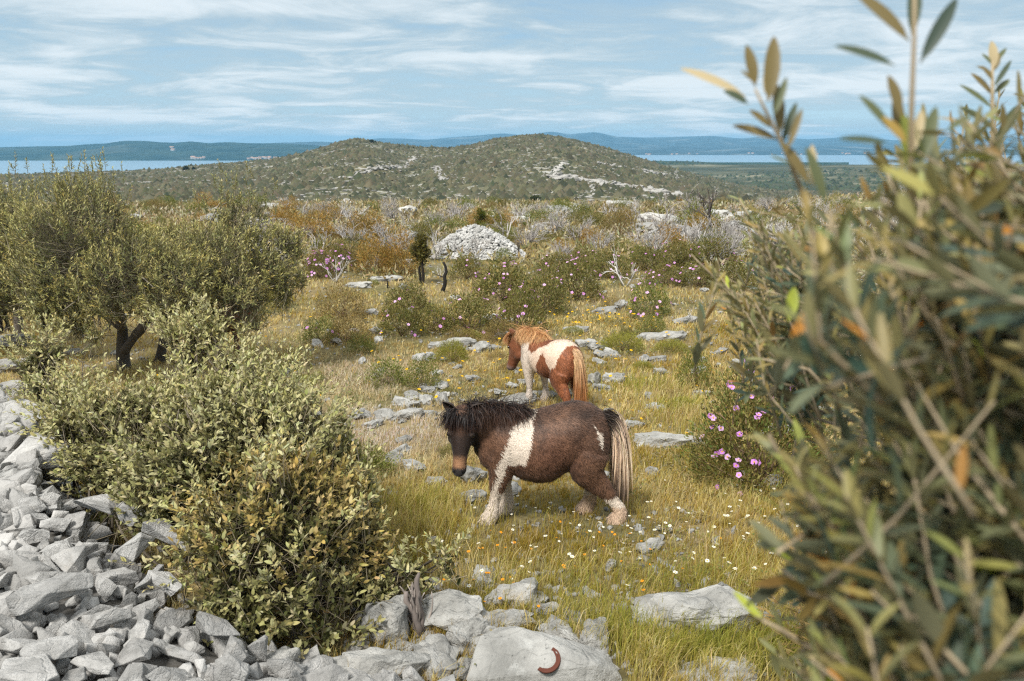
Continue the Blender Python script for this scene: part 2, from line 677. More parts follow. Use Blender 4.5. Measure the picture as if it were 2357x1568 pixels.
def mat_sea():
    m = bpy.data.materials.new('sea_water')
    m.use_nodes = True
    g = NT(m.node_tree)
    tc = g.n('ShaderNodeTexCoord')
    mp = g.n('ShaderNodeMapping')
    g.put(mp, 'Vector', tc.outputs['Object'])
    mp.inputs['Scale'].default_value = (.0006, .004, 1)
    n = g.noise(mp.outputs[0], 2.0, 5, .6)
    c = g.mix(n, (.10, .19, .27), (.17, .27, .35))
    bump = g.n('ShaderNodeBump')
    g.put(bump, 'Height', g.noise(tc.outputs['Object'], .06, 5, .6))
    g.put(bump, 'Strength', .25)
    g.put(bump, 'Distance', 1.0)
    p = g.n('ShaderNodeBsdfPrincipled')
    g.put(p, 'Base Color', c)
    g.put(p, 'Roughness', .25)
    g.put(p, 'IOR', 1.33)
    g.put(p, 'Normal', bump.outputs[0])
    o = g.n('ShaderNodeOutputMaterial')
    g.put(o, 'Surface', p.outputs[0])
    return m


structure('sea', np_mesh('sea', np.array([[-13000, 900, SEA], [13000, 900, SEA], [13000, 13500, SEA], [-13000, 13500, SEA]]),
                         [np.array([[0, 1, 2, 3]])], None, mat_sea()))


def mat_farland(name, cols, field=.3, fs=.0022):
    m = bpy.data.materials.new(name)
    m.use_nodes = True
    g = NT(m.node_tree)
    tc = g.n('ShaderNodeTexCoord')
    v = tc.outputs['Object']
    n = g.noise(v, .006, 7, .6)
    c = g.mix(g.step(n, .38, .62), cols[0], cols[1])
    f = g.step(g.noise(v, fs, 6, .62), .52, .66)
    c = g.mix(g.math('MULTIPLY', f, field), c, cols[2])
    p = g.n('ShaderNodeBsdfPrincipled')
    g.put(p, 'Base Color', c)
    g.put(p, 'Roughness', 1)
    g.put(p, 'Specular IOR Level', 0)
    o = g.n('ShaderNodeOutputMaterial')
    g.put(o, 'Surface', p.outputs[0])
    return m


RIDGES = {}


def ridge(name, sil, d0, d1, z0, mat, amp=.12, seed=1, front=1.0):
    """a real range of hills: foot at distance d0, crest at d1, going down behind"""
    r = ray([c[0] for c in sil], [c[1] for c in sil])
    A, T = r[:, 0] / r[:, 1], r[:, 2] / r[:, 1]
    nx, ny = 420, 40
    a = np.linspace(A[0], A[-1], nx)
    zc = np.interp(a, A, T) * d1
    ker = np.exp(-np.linspace(-2, 2, 9) ** 2)
    zc = np.convolve(np.pad(zc, 4, mode='edge'), ker / ker.sum(), 'valid')
    s = np.linspace(0, 1.6, ny)

    def hz(aa, ss):
        zz = np.interp(aa, a, zc)
        y = d0 + (d1 - d0) * ss
        p = np.where(ss <= 1, np.sin(np.clip(ss, 0, 1) * np.pi / 2) ** front, np.cos((ss - 1) / .6 * np.pi / 2))
        w = np.clip(ss, 0, 1) * np.clip(1 - ss, 0, 1) * 4
        k = (d1 - d0) * .22
        n = fbm(aa * y / k, y / k, s=seed) * w * amp * (zz - z0) + (1 - w) * 0
        return z0 + (zz - z0) * np.maximum(p, -.05) + n
    AA, SS = np.meshgrid(a, s)
    Y = d0 + (d1 - d0) * SS
    V = np.stack([AA * Y, Y, hz(AA, SS)], -1).reshape(-1, 3)
    i = np.arange(ny - 1)[:, None] * nx + np.arange(nx - 1)[None]
    q = np.stack([i, i + 1, i + nx + 1, i + nx], -1).reshape(-1, 4)
    structure(name, np_mesh(name, V, [q], None, mat, True))
    RIDGES[name] = lambda aa, ss: (aa * (d0 + (d1 - d0) * ss), d0 + (d1 - d0) * ss, float(hz(np.array(aa), np.array(ss))))


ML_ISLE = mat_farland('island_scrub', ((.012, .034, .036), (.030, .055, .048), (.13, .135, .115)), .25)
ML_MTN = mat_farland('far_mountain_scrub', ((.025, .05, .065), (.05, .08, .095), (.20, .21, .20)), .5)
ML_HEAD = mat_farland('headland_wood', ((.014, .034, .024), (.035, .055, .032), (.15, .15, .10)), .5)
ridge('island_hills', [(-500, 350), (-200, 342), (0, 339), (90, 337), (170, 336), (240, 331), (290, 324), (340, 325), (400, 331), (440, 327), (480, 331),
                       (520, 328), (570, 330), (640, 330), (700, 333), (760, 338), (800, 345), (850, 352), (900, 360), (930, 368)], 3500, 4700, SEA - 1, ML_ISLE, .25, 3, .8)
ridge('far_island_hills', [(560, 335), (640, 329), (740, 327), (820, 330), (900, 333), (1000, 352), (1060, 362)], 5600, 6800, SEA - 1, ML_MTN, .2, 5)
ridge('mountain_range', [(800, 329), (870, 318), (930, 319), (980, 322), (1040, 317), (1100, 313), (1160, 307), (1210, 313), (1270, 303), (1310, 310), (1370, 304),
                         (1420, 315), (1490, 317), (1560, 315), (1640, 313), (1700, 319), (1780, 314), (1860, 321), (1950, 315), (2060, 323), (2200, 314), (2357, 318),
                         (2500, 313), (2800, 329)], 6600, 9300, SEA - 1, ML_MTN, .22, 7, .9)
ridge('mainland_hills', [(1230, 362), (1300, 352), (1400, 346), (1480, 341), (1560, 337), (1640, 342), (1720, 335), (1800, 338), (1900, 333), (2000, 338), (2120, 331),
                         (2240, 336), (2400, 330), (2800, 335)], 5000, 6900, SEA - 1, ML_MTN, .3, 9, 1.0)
ridge('headland_hills', [(1330, 402), (1430, 384), (1500, 372), (1580, 373), (1650, 378), (1720, 388), (1780, 398), (1850, 406), (1950, 414)], 1250, 2050, -60, ML_HEAD, .2, 12, 1.0)
ML_LOW = mat_farland('lowland_scrub', ((.050, .058, .038), (.105, .105, .066), (.24, .22, .16)), .6, .012)
ridge('lowland_hills', [(1300, 425), (1400, 414), (1560, 405), (1650, 401), (1750, 397), (1850, 391), (1950, 388), (2050, 392), (2200, 394), (2500, 391), (2900, 393)], 700, 1350, -46, ML_LOW, .3, 15, 1.0)


def haze():
    m = bpy.data.materials.new('sea_air')
    m.use_nodes = True
    g = NT(m.node_tree)
    p = g.n('ShaderNodeVolumePrincipled')
    g.put(p, 'Color', (.28, .60, .90))
    g.put(p, 'Density', HAZE)
    g.put(p, 'Anisotropy', .0)
    o = g.n('ShaderNodeOutputMaterial')
    g.put(o, 'Volume', p.outputs[0])
    x0, x1, y0, y1, z0, z1 = -14000, 14000, -300, 14500, SEA - 15, 98
    V = np.array([[x, y, z] for z in (z0, z1) for y in (y0, y1) for x in (x0, x1)], float)
    F = np.array([[0, 2, 3, 1], [4, 5, 7, 6], [0, 1, 5, 4], [2, 6, 7, 3], [0, 4, 6, 2], [1, 3, 7, 5]])
    o = link('haze', np_mesh('haze', V, [F], None, m))
    o['kind'] = 'stuff'
    o['label'] = 'pale blue sea air that fades the far hills'
    o['category'] = 'haze'


HAZE = 1.0e-4
haze()
# ================================================================ stones
from mathutils import noise as mnoise


def rock_mesh(name, seed, sx, sy, sz, mat, n=16, flatcut=0.0, rough=.035, sub=2):
    """an angular broken stone about one unit across"""
    r = random.Random(seed)
    bm = bmesh.new()
    for _ in range(n):
        while True:
            p = Vector((r.uniform(-1, 1), r.uniform(-1, 1), r.uniform(-1, 1)))
            if p.length < 1.25 and max(abs(p.x), abs(p.y), abs(p.z)) > .35:
                break
        p = p.normalized() * (.5 * r.uniform(.82, 1.08)) * (1 / max(abs(p.normalized().x), abs(p.normalized().y), abs(p.normalized().z))) ** .45
        bm.verts.new((p.x * sx, p.y * sy, p.z * sz))
    res = bmesh.ops.convex_hull(bm, input=bm.verts)
    bmesh.ops.delete(bm, geom=[e for e in res['geom_interior'] if isinstance(e, bmesh.types.BMVert)], context='VERTS')
    for v in [v for v in bm.verts if not v.link_faces]:
        bm.verts.remove(v)
    bmesh.ops.dissolve_limit(bm, angle_limit=R(16), verts=bm.verts, edges=bm.edges)
    bmesh.ops.bevel(bm, geom=bm.edges[:], offset=.016 * min(sx, sy, sz) + .004, segments=1, affect='EDGES', profile=.5, clamp_overlap=True)
    bmesh.ops.triangulate(bm, faces=bm.faces)
    for _ in range(sub):
        lng = [e for e in bm.edges if e.calc_length() > .11]
        if lng:
            bmesh.ops.subdivide_edges(bm, edges=lng, cuts=1, use_grid_fill=False)
            bmesh.ops.triangulate(bm, faces=bm.faces)
    o = Vector((seed * 3.17, seed * 1.31, seed * .7))
    for v in bm.verts:
        d = mnoise.fractal(v.co * 4.2 + o, 1.0, 2.0, 4) * rough + mnoise.noise(v.co * 1.6 + o) * rough * 1.2
        v.co += v.co.normalized() * d
    me = bpy.data.meshes.new(name)
    bm.to_mesh(me)
    bm.free()
    me.materials.append(mat)
    for p in me.polygons:
        p.use_smooth = False
    return me


RUB = [rock_mesh('stone', 100 + i, random.Random(i).uniform(.85, 1.15), random.Random(i + 50).uniform(.6, .85), random.Random(i + 90).uniform(.38, .62), M_RUBBLE,
                 n=random.Random(i).choice((10, 12, 14, 17)), sub=3, rough=.020) for i in range(18)]
MED = [rock_mesh('rock', 300 + i, 1.0, random.Random(i + 5).uniform(.65, .9), random.Random(i + 9).uniform(.45, .7), M_ROCK, n=30, rough=.105, sub=4) for i in range(12)]


def set_stone(name, me, x, y, z, size, rz, tx=0, ty=0, sc=(1, 1, 1)):
    return link(name, me, loc=(x, y, z), rot=(tx, ty, rz), scale=(size * sc[0], size * sc[1], size * sc[2]))


# ---- the big stones of the heap that one can point to: (px, py, distance, size m, spin, tilt x, tilt y, (scales), prototype, label)
BIG = [
    (112, 1366, 3.95, .47, 28, -8, -6, (1, .62, .85), 0, 'long pale grey block lying slantwise across the stone heap'),
    (58, 966, 6.8, .86, 5, 4, 3, (1, .8, 1.05), 3, 'large rounded grey boulder on the far end of the stone heap beside the bush'),
    (66, 1046, 6.1, .86, 8, 0, 4, (1, .85, .75), 5, 'broad flat boulder just below the rounded one at the heap end'),
    (28, 1092, 5.85, .30, 70, 10, 10, (.9, .8, 1.5), 7, 'smooth upright grey stone leaning at the left edge of the heap'),
    (110, 1500, 3.62, .34, 15, 0, 0, (1, .8, .8), 9, 'round bluish white stone with pale lichen low in the heap'),
    (60, 1545, 3.5, .42, -10, 0, 0, (1, .8, .6), 11, 'flat tan stained stone in the bottom left corner of the heap'),
    (495, 1448, 3.98, .34, -25, -14, 18, (1, .62, 1.0), 2, 'sharp triangular stone with a shadowed side on the heap edge by the bush'),
    (430, 1508, 3.82, .32, -12, -10, 4, (1, .55, .7), 4, 'flat leaf shaped pale slab lying on the heap below the triangular stone'),
    (380, 1232, 4.72, .42, -38, -8, 22, (1, .8, .9), 6, 'large pale block on the crest of the heap next to the bush'),
    (310, 1262, 4.55, .36, 58, -6, -16, (1, .58, .9), 8, 'long wedge stone tipped up beside the pale crest block'),
    (335, 1330, 4.32, .34, 75, -20, 0, (1, .62, .7), 10, 'tall smooth stone slanting down the middle of the heap'),
    (225, 1160, 5.1, .44, -12, -5, 8, (1, .6, .8), 12, 'long layered stone on the upper slope of the heap'),
    (300, 1180, 5.0, .36, -25, -8, 8, (1, .75, .85), 14, 'flat topped stone with cracked edge near the heap crest'),
    (0, 1335, 4.25, .33, 70, 10, -10, (1, .7, 1), 1, 'steep smooth stone cut by the left edge of the photo'),
    (255, 1420, 3.95, .30, 25, -10, -8, (1, .6, .7), 13, 'tilted tapering stone under the end of the long pale block'),
    (600, 1497, 3.98, .2, 60, 0, 0, (.8, .6, 1.5), 15, 'small upright pointed stone at the right end of the heap'),
    (385, 1340, 4.3, .36, -30, -10, 10, (1, .6, .7), 16, 'pale cracked slab bridging stones below the crest block'),
]
TOPBLOCK = []
for (px, py, t, s, rz, tx, ty, sc, pi, lab) in BIG:
    p = at(px, py, t)
    z = max(p[2], float(H(p[0], p[1])) + .03)
    s *= .80
    o = set_stone('stone', RUB[pi], p[0], p[1], z, s, R(rz), R(tx), R(ty), sc)
    tag(o, lab, 'stone', 'stones of the cleared heap')
    TOPBLOCK.append((p[0], p[1], s * .36))

# ---- the rest of the heap: darts thrown from large to small so the stones pack
pr = np.random.default_rng(5)
placed = list(TOPBLOCK)
n_heap = 0


def try_dart(x, y, r, tight):
    for (a, b, c) in placed:
        if (a - x) ** 2 + (b - y) ** 2 < ((c + r) * tight) ** 2:
            return False
    return True


LAB_HEAP = 'grey angular limestone piece piled in the foreground heap, alike its neighbours'
for rad, tries, tight in ((.086, 500, .82), (.068, 1500, .80), (.054, 3000, .78), (.042, 4200, .76)):
    for _ in range(tries):
        y = pr.uniform(2.55, 7.6)
        x = pr.uniform(-.66 * y - .35, -.25)
        d = pile_d(x, y)
        if d < -.10 + rad * .3 or n_heap >= 285:
            continue
        if d > 1.7 and y > 3.6 and x < -.62 * y - .1:
            continue
        r = rad * pr.uniform(.85, 1.2)
        if not try_dart(x, y, r, tight):
            continue
        placed.append((x, y, r))
        big = r > .08
        z = float(H(x, y)) + r * (.62 if big else .95) + pr.uniform(-.015, .03)
        tilt = .38 if big else .6
        o = set_stone('stone', RUB[int(pr.integers(0, 18))], x, y, z, r * 2.75, pr.uniform(0, 6.28), pr.normal(-.12, tilt), pr.normal(.05, tilt),
                      (1, pr.uniform(.75, 1.1), pr.uniform(.8, 1.25)))
        tag(o, LAB_HEAP, 'stone', 'stones of the cleared heap')
        n_heap += 1

# small chips filling the dark gaps between them: uncountable
ac = Acc()
chips = [(np.array([q.co for q in m.vertices]), np.array([list(p.vertices) for p in m.polygons if len(p.vertices) == 3]))
         for m in [rock_mesh('chip', 900 + i, 1, .8, .5, M_RUBBLE, n=12, sub=0, rough=.03) for i in range(6)]]
for _ in range(2600):
    y = pr.uniform(2.5, 7.8)
    x = pr.uniform(-.68 * y - .3, .6)
    if pile_d(x, y) < -.06:
        continue
    v, f3 = chips[int(pr.integers(0, 6))]
    e = Euler((pr.uniform(0, 6), pr.uniform(0, 6), pr.uniform(0, 6))).to_matrix()
    q = (v * pr.uniform(.07, .15)) @ np.array(e).T + np.array([x, y, float(H(x, y)) + pr.uniform(.0, .05)])
    ac.add(q, [f3], (.3, .3, .3))
o = link('stone_chips', ac.mesh('stone_chips', M_RUBBLE))
tag(o, 'small grey limestone chips filling the gaps of the foreground heap', 'gravel', None, 'stuff')

ac = Acc()
rub = [(np.array([q.co for q in m.vertices]), np.array([list(p.vertices) for p in m.polygons if len(p.vertices) == 3])) for m in
       [rock_mesh('rubble', 950 + i, 1, .75, .55, M_RUBBLE, n=13, sub=1, rough=.02) for i in range(6)]]
for _ in range(2600):
    y = pr.uniform(1.2, 10.5)
    x = -.62 * y - .15 - pr.uniform(0, 3.2)
    if pile_d(x, y) < -.05:
        continue
    v, f3 = rub[int(pr.integers(0, 6))]
    e = Euler((pr.normal(0, .5), pr.normal(0, .5), pr.uniform(0, 6))).to_matrix()
    ac.add((v * pr.uniform(.12, .36)) @ np.array(e).T + np.array([x, y, float(H(x, y)) + pr.uniform(.02, .10)]), [f3], (.3, .3, .3))
o = link('stone_rubble', ac.mesh('stone_rubble', mat_rock('loose_rubble', (.21, .205, .195), (.355, .345, .33), .4, .3, .15)))
tag(o, 'grey limestone rubble along the outer left side of the heap', 'gravel', None, 'stuff')

# ---- foreground centre: hand-set lichened stones, (px, py, size m, spin, (sx,sy,sz), tilt, prototype, sink, label)
GROUND_ROCKS = [
    (892, 1452, .36, 20, (1, 1.0, 1.45), 12, 1, .30, 'squarish grey boulder under the bush left of the grey stump'),
    (1020, 1432, .52, -12, (1.1, .8, .75), 8, 2, .3, 'long lichen crusted rock with dark hollow right of the stump'),
    (1085, 1478, .30, 40, (1, 1.1, 1.35), 0, 4, .42, 'smooth round boulder between the stump rock and the horseshoe slab'),
    (1008, 1530, .36, -55, (1, .75, 1.0), -12, 5, .4, 'wedge shaped pale stone left of the horseshoe slab'),
    (900, 1552, .46, 10, (1.1, .8, .7), -6, 6, .35, 'broad flat speckled slab at the lower edge below the square boulder'),
    (1170, 1437, .33, 15, (1.2, .8, .6), 6, 8, .35, 'flat lichen covered rock ridge behind the horseshoe slab'),
    (815, 1498, .17, 60, (1, .8, 1.1), 15, 9, .4, 'small grey stone wedged left of the square boulder'),
    (760, 1556, .44, 5, (1.2, .8, .6), -8, 10, .4, 'large pale smooth slab at the bottom edge right of the heap'),
    (640, 1545, .24, 40, (1, .8, 1), 10, 11, .4, 'pale angular stone at the bottom edge beside the pointed stone'),
    (930, 1492, .2, 0, (1.1, .8, .6), 0, 0, .4, 'low flat stone tucked under the square boulder'),
    (1065, 1545, .18, 70, (1, .8, 1.0), 0, 3, .4, 'narrow stone filling the gap left of the horseshoe slab'),
    (1260, 1402, .16, 0, (1.2, .8, .8), 0, 7, .35, 'small pale stone at the grass edge above the horseshoe slab'),
    (1186, 1384, .38, 25, (1, .8, .95), 5, 1, .4, 'grey hunched boulder standing in grass behind the front rocks'),
    (1605, 1440, .66, -3, (1.1, .7, .78), 4, 7, .28, 'long white bleached rock lying in the tall front grass'),
    (1655, 1388, .22, 30, (1, .7, 1.5), 5, 8, .35, 'small pointed grey stone standing behind the long white rock'),
    (1480, 1440, .2, 30, (1, .8, .7), 5, 5, .3, 'low white stone at the left tip of the long white rock'),
    (1770, 1428, .2, 30, (1, .8, .8), 5, 6, .3, 'grey stone right of the long white rock by the olive'),
    (1640, 1562, .4, 10, (1.3, .8, .5), 0, 2, .4, 'low grey rock at the bottom edge in the front grass'),
    (1495, 1262, .21, 20, (1.1, .8, 1.0), 10, 3, .3, 'pale stone among white flowers below the dark pony tail'),
    (1404, 1303, .13, 60, (1.2, .8, .9), 0, 7, .2, 'thumb sized white stone in grass below the pony belly'),
    (1085, 1103, .36, 15, (1, .8, 1.25), 8, 9, .3, 'lichen spotted boulder behind the dark pony front leg'),
    (1006, 1109, .23, -15, (1.1, .7, .8), 5, 10, .3, 'white stone left of the dark pony muzzle'),
    (938, 959, .36, 20, (1.2, .7, .75), 8, 11, .3, 'low white slab left of the dark pony head'),
    (1018, 926, .3, 70, (.7, .6, 1.75), -18, 5, .3, 'white pointed stone standing up above the dark pony ears'),
    (985, 952, .28, 10, (1.2, .7, .65), 0, 0, .3, 'flat white slab leading to the pointed stone'),
    (1193, 920, .50, 5, (1.25, .7, .55), 4, 2, .3, 'flat pale rocks under the chestnut pony front hooves'),
    (1414, 872, .40, -5, (1.1, .8, .95), 5, 4, .28, 'rounded pale boulder right of the chestnut pony tail'),
    (1369, 880, .30, 30, (.8, .7, 1.6), 5, 6, .3, 'upright grey stone directly behind the chestnut pony tail'),
    (1535, 1028, .62, -14, (1.25, .7, .72), 12, 6, .3, 'broad flat grey rock slab right of the dark pony rump'),
    (1450, 978, .36, 5, (1.2, .7, .75), 5, 9, .3, 'grey slab half buried above the dark pony tail head'),
    (1525, 778, .74, -3, (1.25, .6, .62), 5, 3, .3, 'long white outcrop in the meadow right of the chestnut pony'),
    (1478, 780, .34, 30, (1, .7, .9), 5, 11, .3, 'white pointed block at the left end of the long outcrop'),
    (1395, 715, .62, 15, (1.2, .7, .6), 5, 1, .3, 'pale boulder among dense yellow flowers in the middle meadow'),
    (1428, 703, .5, 50, (1, .8, .9), 5, 3, .3, 'whitish knobbly rock at the top of the yellow flower patch'),
    (1325, 757, .52, 10, (1.3, .7, .5), 5, 5, .3, 'low grey outcrop behind the chestnut pony back'),
    (1580, 737, .55, 20, (1.2, .7, .6), 5, 7, .3, 'grey boulder in the meadow near the olive twig tips'),
    (1065, 795, .62, -5, (1.2, .7, .75), 5, 0, .3, 'rounded boulder behind the bright green cushion plant'),
    (1107, 803, .46, 35, (1, .8, .9), 5, 2, .3, 'angular white block right of the bright green cushion plant'),
    (1015, 793, .48, 15, (1.2, .7, .65), 5, 4, .3, 'white rock at the left of the row behind the cushion plant'),
    (975, 822, .42, 45, (1.1, .8, .7), 5, 6, .3, 'grey rock low at the left end of the boulder row'),
    (1135, 800, .36, 10, (1.2, .8, .6), 5, 8, .3, 'flat white rock at the right end of the boulder row'),
    (868, 762, .42, 0, (1, .8, .95), 5, 9, .3, 'single grey boulder in the dry grass left of the cistus bushes'),
    (855, 718, .36, 0, (1.1, .8, .9), 5, 10, .3, 'small white rock right of the brown dome bush'),
    (1130, 742, .6, 0, (1, .7, .8), 5, 11, .3, 'grey rock half hidden between two cistus bushes'),
    (825, 655, .7, 0, (1.4, .7, .5), 5, 1, .3, 'white slab in pale grass above the brown dome bush'),
    (890, 640, .8, 0, (1.4, .7, .45), 5, 3, .3, 'pair of low white slabs left of the burnt posts'),
    (170, 808, .38, 0, (1.3, .7, .6), 5, 5, .3, 'flat pale stone in grass left of the olive trunk'),
    (35, 790, .6, 20, (1.2, .9, .9), 5, 6, .3, 'white rock pile top at the far left edge under the olive'),
    (70, 835, .55, 50, (1.1, .9, .7), 5, 7, .3, 'grey hummock rock behind the far end of the heap'),
    (15, 850, .55, 10, (1.1, .9, .8), 5, 8, .3, 'white rock at the left edge behind the heap'),
    (45, 900, .62, -10, (1.2, .8, .7), 8, 0, .3, 'wide grey rock directly behind the rounded boulder'),
    (1240, 905, .3, 0, (1.2, .8, .6), 5, 1, .3, 'small pale rock by the chestnut pony near front leg'),
    (1350, 790, .42, 0, (1.1, .8, .8), 0, 3, .3, 'pale stone peeking out behind the chestnut pony rump'),
    (1370, 800, .42, 0, (1.1, .8, .9), 0, 9, .3, 'grey boulder right behind the chestnut pony rump'),
]
for (px, py, s, rz, sc, tl, pi, sink, lab) in GROUND_ROCKS:
    p, t = gp(px, py + 6)
    o = set_stone('rock', MED[pi], p[0], p[1], p[2] + s * sc[2] * .24 * (1 - 1.3 * sink), s, R(rz), R(tl), R(-tl * .5), sc)
    tag(o, lab, 'rock', 'limestone rocks in the meadow')

# the slab that carries the horseshoe
SLAB_P, _t = gp(1240, 1562)
slab_me = rock_mesh('rock', 777, 1.25, .86, .42, M_ROCK, n=22, rough=.02, sub=3)
SLAB = link('rock', slab_me, loc=(SLAB_P[0] + .03, SLAB_P[1] - .03, SLAB_P[2] + .04), rot=(R(15), R(4), R(-12)), scale=(.68, .70, .66))
tag(SLAB, 'broad pale speckled slab with a rusty horseshoe lying on it', 'rock', 'limestone rocks in the meadow')

# scattered fist-sized stones in the grass
for i in range(235):
    y = 3.8 + 26 * pr.uniform(0, 1) ** 1.6 if i < 130 else pr.normal(11.5, 3.2)
    x = pr.uniform(-.62 * y, .62 * y) if i < 130 else pr.normal(.3, 2.2)
    if pile_d(x, y) > -.3 or y < 3.8 or (abs(x - .3) < .9 and 5.6 < y < 6.6):
        continue
    s = pr.uniform(.08, .24) * (1 + y * .035)
    o = set_stone('rock', MED[int(pr.integers(0, 12))], x, y, float(H(x, y)) + s * .10, s, pr.uniform(0, 6), pr.normal(0, .2), pr.normal(0, .2), (1.15, .9, .75))
    tag(o, 'small pale limestone lying loose in the meadow grass, one of many', 'rock', 'loose small stones in the grass')

# pebbles and rubble lying on the bare patches: uncountable
ac = Acc()
for _ in range(8000):
    y = 3.6 + 24 * pr.uniform(0, 1) ** 1.5
    x = pr.uniform(-.62 * y, .68 * y)
    if pile_d(x, y) > -.1 or .5 + .5 * float(fbm(x * .8 + 9, y * .8, s=67)) > pr.uniform(.30, .56):
        continue
    v, f3 = chips[int(pr.integers(0, 6))]
    e = Euler((pr.normal(0, .4), pr.normal(0, .4), pr.uniform(0, 6))).to_matrix()
    ac.add((v * pr.uniform(.02, .085) * (1 + y * .03)) @ np.array(e).T + np.array([x, y, float(H(x, y)) + .008]), [f3], (.3, .3, .3))
o = link('pebbles', ac.mesh('pebbles', M_ROCK))
tag(o, 'pale limestone pebbles strewn on the bare patches of the meadow', 'gravel', None, 'stuff')

# ---- the big cairn in the middle distance: hundreds of small white stones
cp_, ct = gp(1092, 592)


def cairn(name, label, base, rx, ry, hgt, n, size, seed):
    r = np.random.default_rng(seed)
    ac = Acc()
    # core
    th = np.linspace(0, 2 * np.pi, 33)[:-1]
    rows = []
    for k in range(8):
        q = k / 7
        rr = (1 - q) ** .62
        rows.append(np.stack([base[0] + rx * rr * np.cos(th), base[1] + ry * rr * np.sin(th), base[2] - .1 + hgt * q * .95 + 0 * th], -1))
    V = np.concatenate(rows)
    f = [[k * 32 + j, k * 32 + (j + 1) % 32, (k + 1) * 32 + (j + 1) % 32, (k + 1) * 32 + j] for k in range(7) for j in range(32)]
    ac.add(V, [np.array(f)], (.3, .3, .3))
    for _ in range(n):
        q = r.uniform(0, 1) ** 1.25
        a = r.uniform(0, 2 * np.pi)
        rr = (1 - q) ** .62 * (1 + .06 * math.sin(3 * a + seed))
        p = np.array([base[0] + rx * rr * math.cos(a), base[1] + ry * rr * math.sin(a), base[2] - .05 + hgt * q * (1 + .06 * math.sin(5 * a))])
        v, f3 = chips[int(r.integers(0, 6))]
        e = Euler((r.normal(0, .5), r.normal(0, .5), r.uniform(0, 6))).to_matrix()
        ac.add((v * size * r.uniform(.6, 1.5)) @ np.array(e).T + p, [f3], (.3, .3, .3))
    o = link(name, ac.mesh(name, M_CAIRN, origin=base), loc=base)
    tag(o, label, 'cairn', None, 'stuff')


M_CAIRN = mat_rock('cairn_limestone', (.28, .275, .26), (.47, .46, .44), .5, .1, .2)
M_WALL = mat_rock('hill_wall_limestone', (.24, .23, .21), (.36, .345, .32), .2, 0, .4)
cairn('stone_heap', 'large dome of cleared white stones in the middle of the heath', cp_ + np.array([0, .8, 0]), ct * 118 / 1833, ct * 95 / 1833, ct * 66 / 1833, 2600, ct * 9.5 / 1833, 3)
for (px, py, w, h, lab) in ((1555, 556, 105, 38, 'pale stone heap behind the grey dead bushes on the right'),
                            (1690, 545, 60, 36, 'white stone heap partly behind the olive on the right'),
                            (1262, 535, 55, 24, 'small grey stone heap behind bare twigs right of the big dome')):
    b, t = gp(px, py)
    cairn('stone_heap', lab, b, t * w / 1833, t * w * .7 / 1833, t * h / 1833, 700, t * 7 / 1833, px)

# ---- dry-stone walls and bare ledges that cross the hill
def hill_wall(name, label, pts, width, height, n=90):
    r = np.random.default_rng(int(pts[0][0]))
    P = np.array([gp(a, b, 150, 1200)[0] for a, b in pts])
    seg = np.linalg.norm(np.diff(P, axis=0), axis=1)
    cum = np.concatenate([[0], np.cumsum(seg)])
    ac = Acc()
    for q in np.linspace(0, cum[-1], n):
        x, y = np.interp(q, cum, P[:, 0]), np.interp(q, cum, P[:, 1])
        x, y = x + r.normal(0, width * .35), y + r.normal(0, width * .35)
        v, f3 = chips[int(r.integers(0, 6))]
        e = Euler((r.normal(0, .2), r.normal(0, .2), r.uniform(0, 6))).to_matrix()
        ac.add((v * np.array([width, width, height]) * r.uniform(.7, 1.5)) @ np.array(e).T + np.array([x, y, float(H(x, y)) + height * .2]), [f3], (.4, .4, .4))
    o = link(name, ac.mesh(name, M_WALL, origin=P[0]), loc=P[0])
    tag(o, label, 'stone wall')


hill_wall('stone_wall', 'pale dry stone wall zigzagging up the left hilltop', [(800, 412), (850, 396), (905, 386), (945, 372), (952, 366), (975, 360)], 2.6, 2.0, 130)
hill_wall('stone_wall', 'short pale wall line on the right hilltop flank', [(1275, 402), (1288, 388), (1302, 378)], 2.2, 1.8, 50)
hill_wall('stone_wall', 'wall line dropping through the gully between the hilltops', [(1005, 385), (1012, 402), (1024, 417)], 2.6, 2, 50)
hill_wall('stone_wall', 'thin wall running down the right shoulder of the hill', [(1555, 392), (1558, 405), (1560, 420), (1568, 440)], 1.8, 1.6, 70)
hill_wall('stone_wall', 'thin pale wall low on the front of the right hill', [(1355, 418), (1362, 432), (1373, 452)], 1.5, 1.4, 50)
hill_wall('rock_ledge', 'long grey limestone ledge across the front of the right hill', [(1262, 408), (1330, 417), (1400, 427), (1480, 440), (1545, 452)], 4.5, 2.2, 300)
hill_wall('rock_ledge', 'upper grey limestone ledge below the right hilltop', [(1370, 378), (1420, 386), (1480, 395), (1530, 402)], 3.5, 2.0, 130)

# ---- bare rock showing all over the hill and the near ridge: uncountable
ac = Acc()
r = np.random.default_rng(77)
cnt = 0
while cnt < 5600:
    y = r.uniform(235, 690)
    a = r.uniform(-.75, .6)
    x = a * y
    if fbm(x / 40, y / 18, s=41) < r.uniform(-.35, .45):
        continue
    z = float(H(x, y))
    s = r.uniform(.8, 2.7) * (1.15 if a < -.2 else .8)
    v, f3 = chips[int(r.integers(0, 6))]
    e = Euler((0, 0, r.normal(.15, .35))).to_matrix()
    ac.add((v * np.array([s * 2.0, s * .9, s * .55])) @ np.array(e).T + np.array([x, y, z + .05 * s]), [f3], (.4, .4, .4))
    cnt += 1
o = link('rock_outcrops', ac.mesh('rock_outcrops', mat_rock('hill_limestone', (.20, .19, .175), (.315, .305, .28), .2, 0, .4)))
tag(o, 'pale broken limestone showing all over the far hill', 'rock outcrops', None, 'stuff')
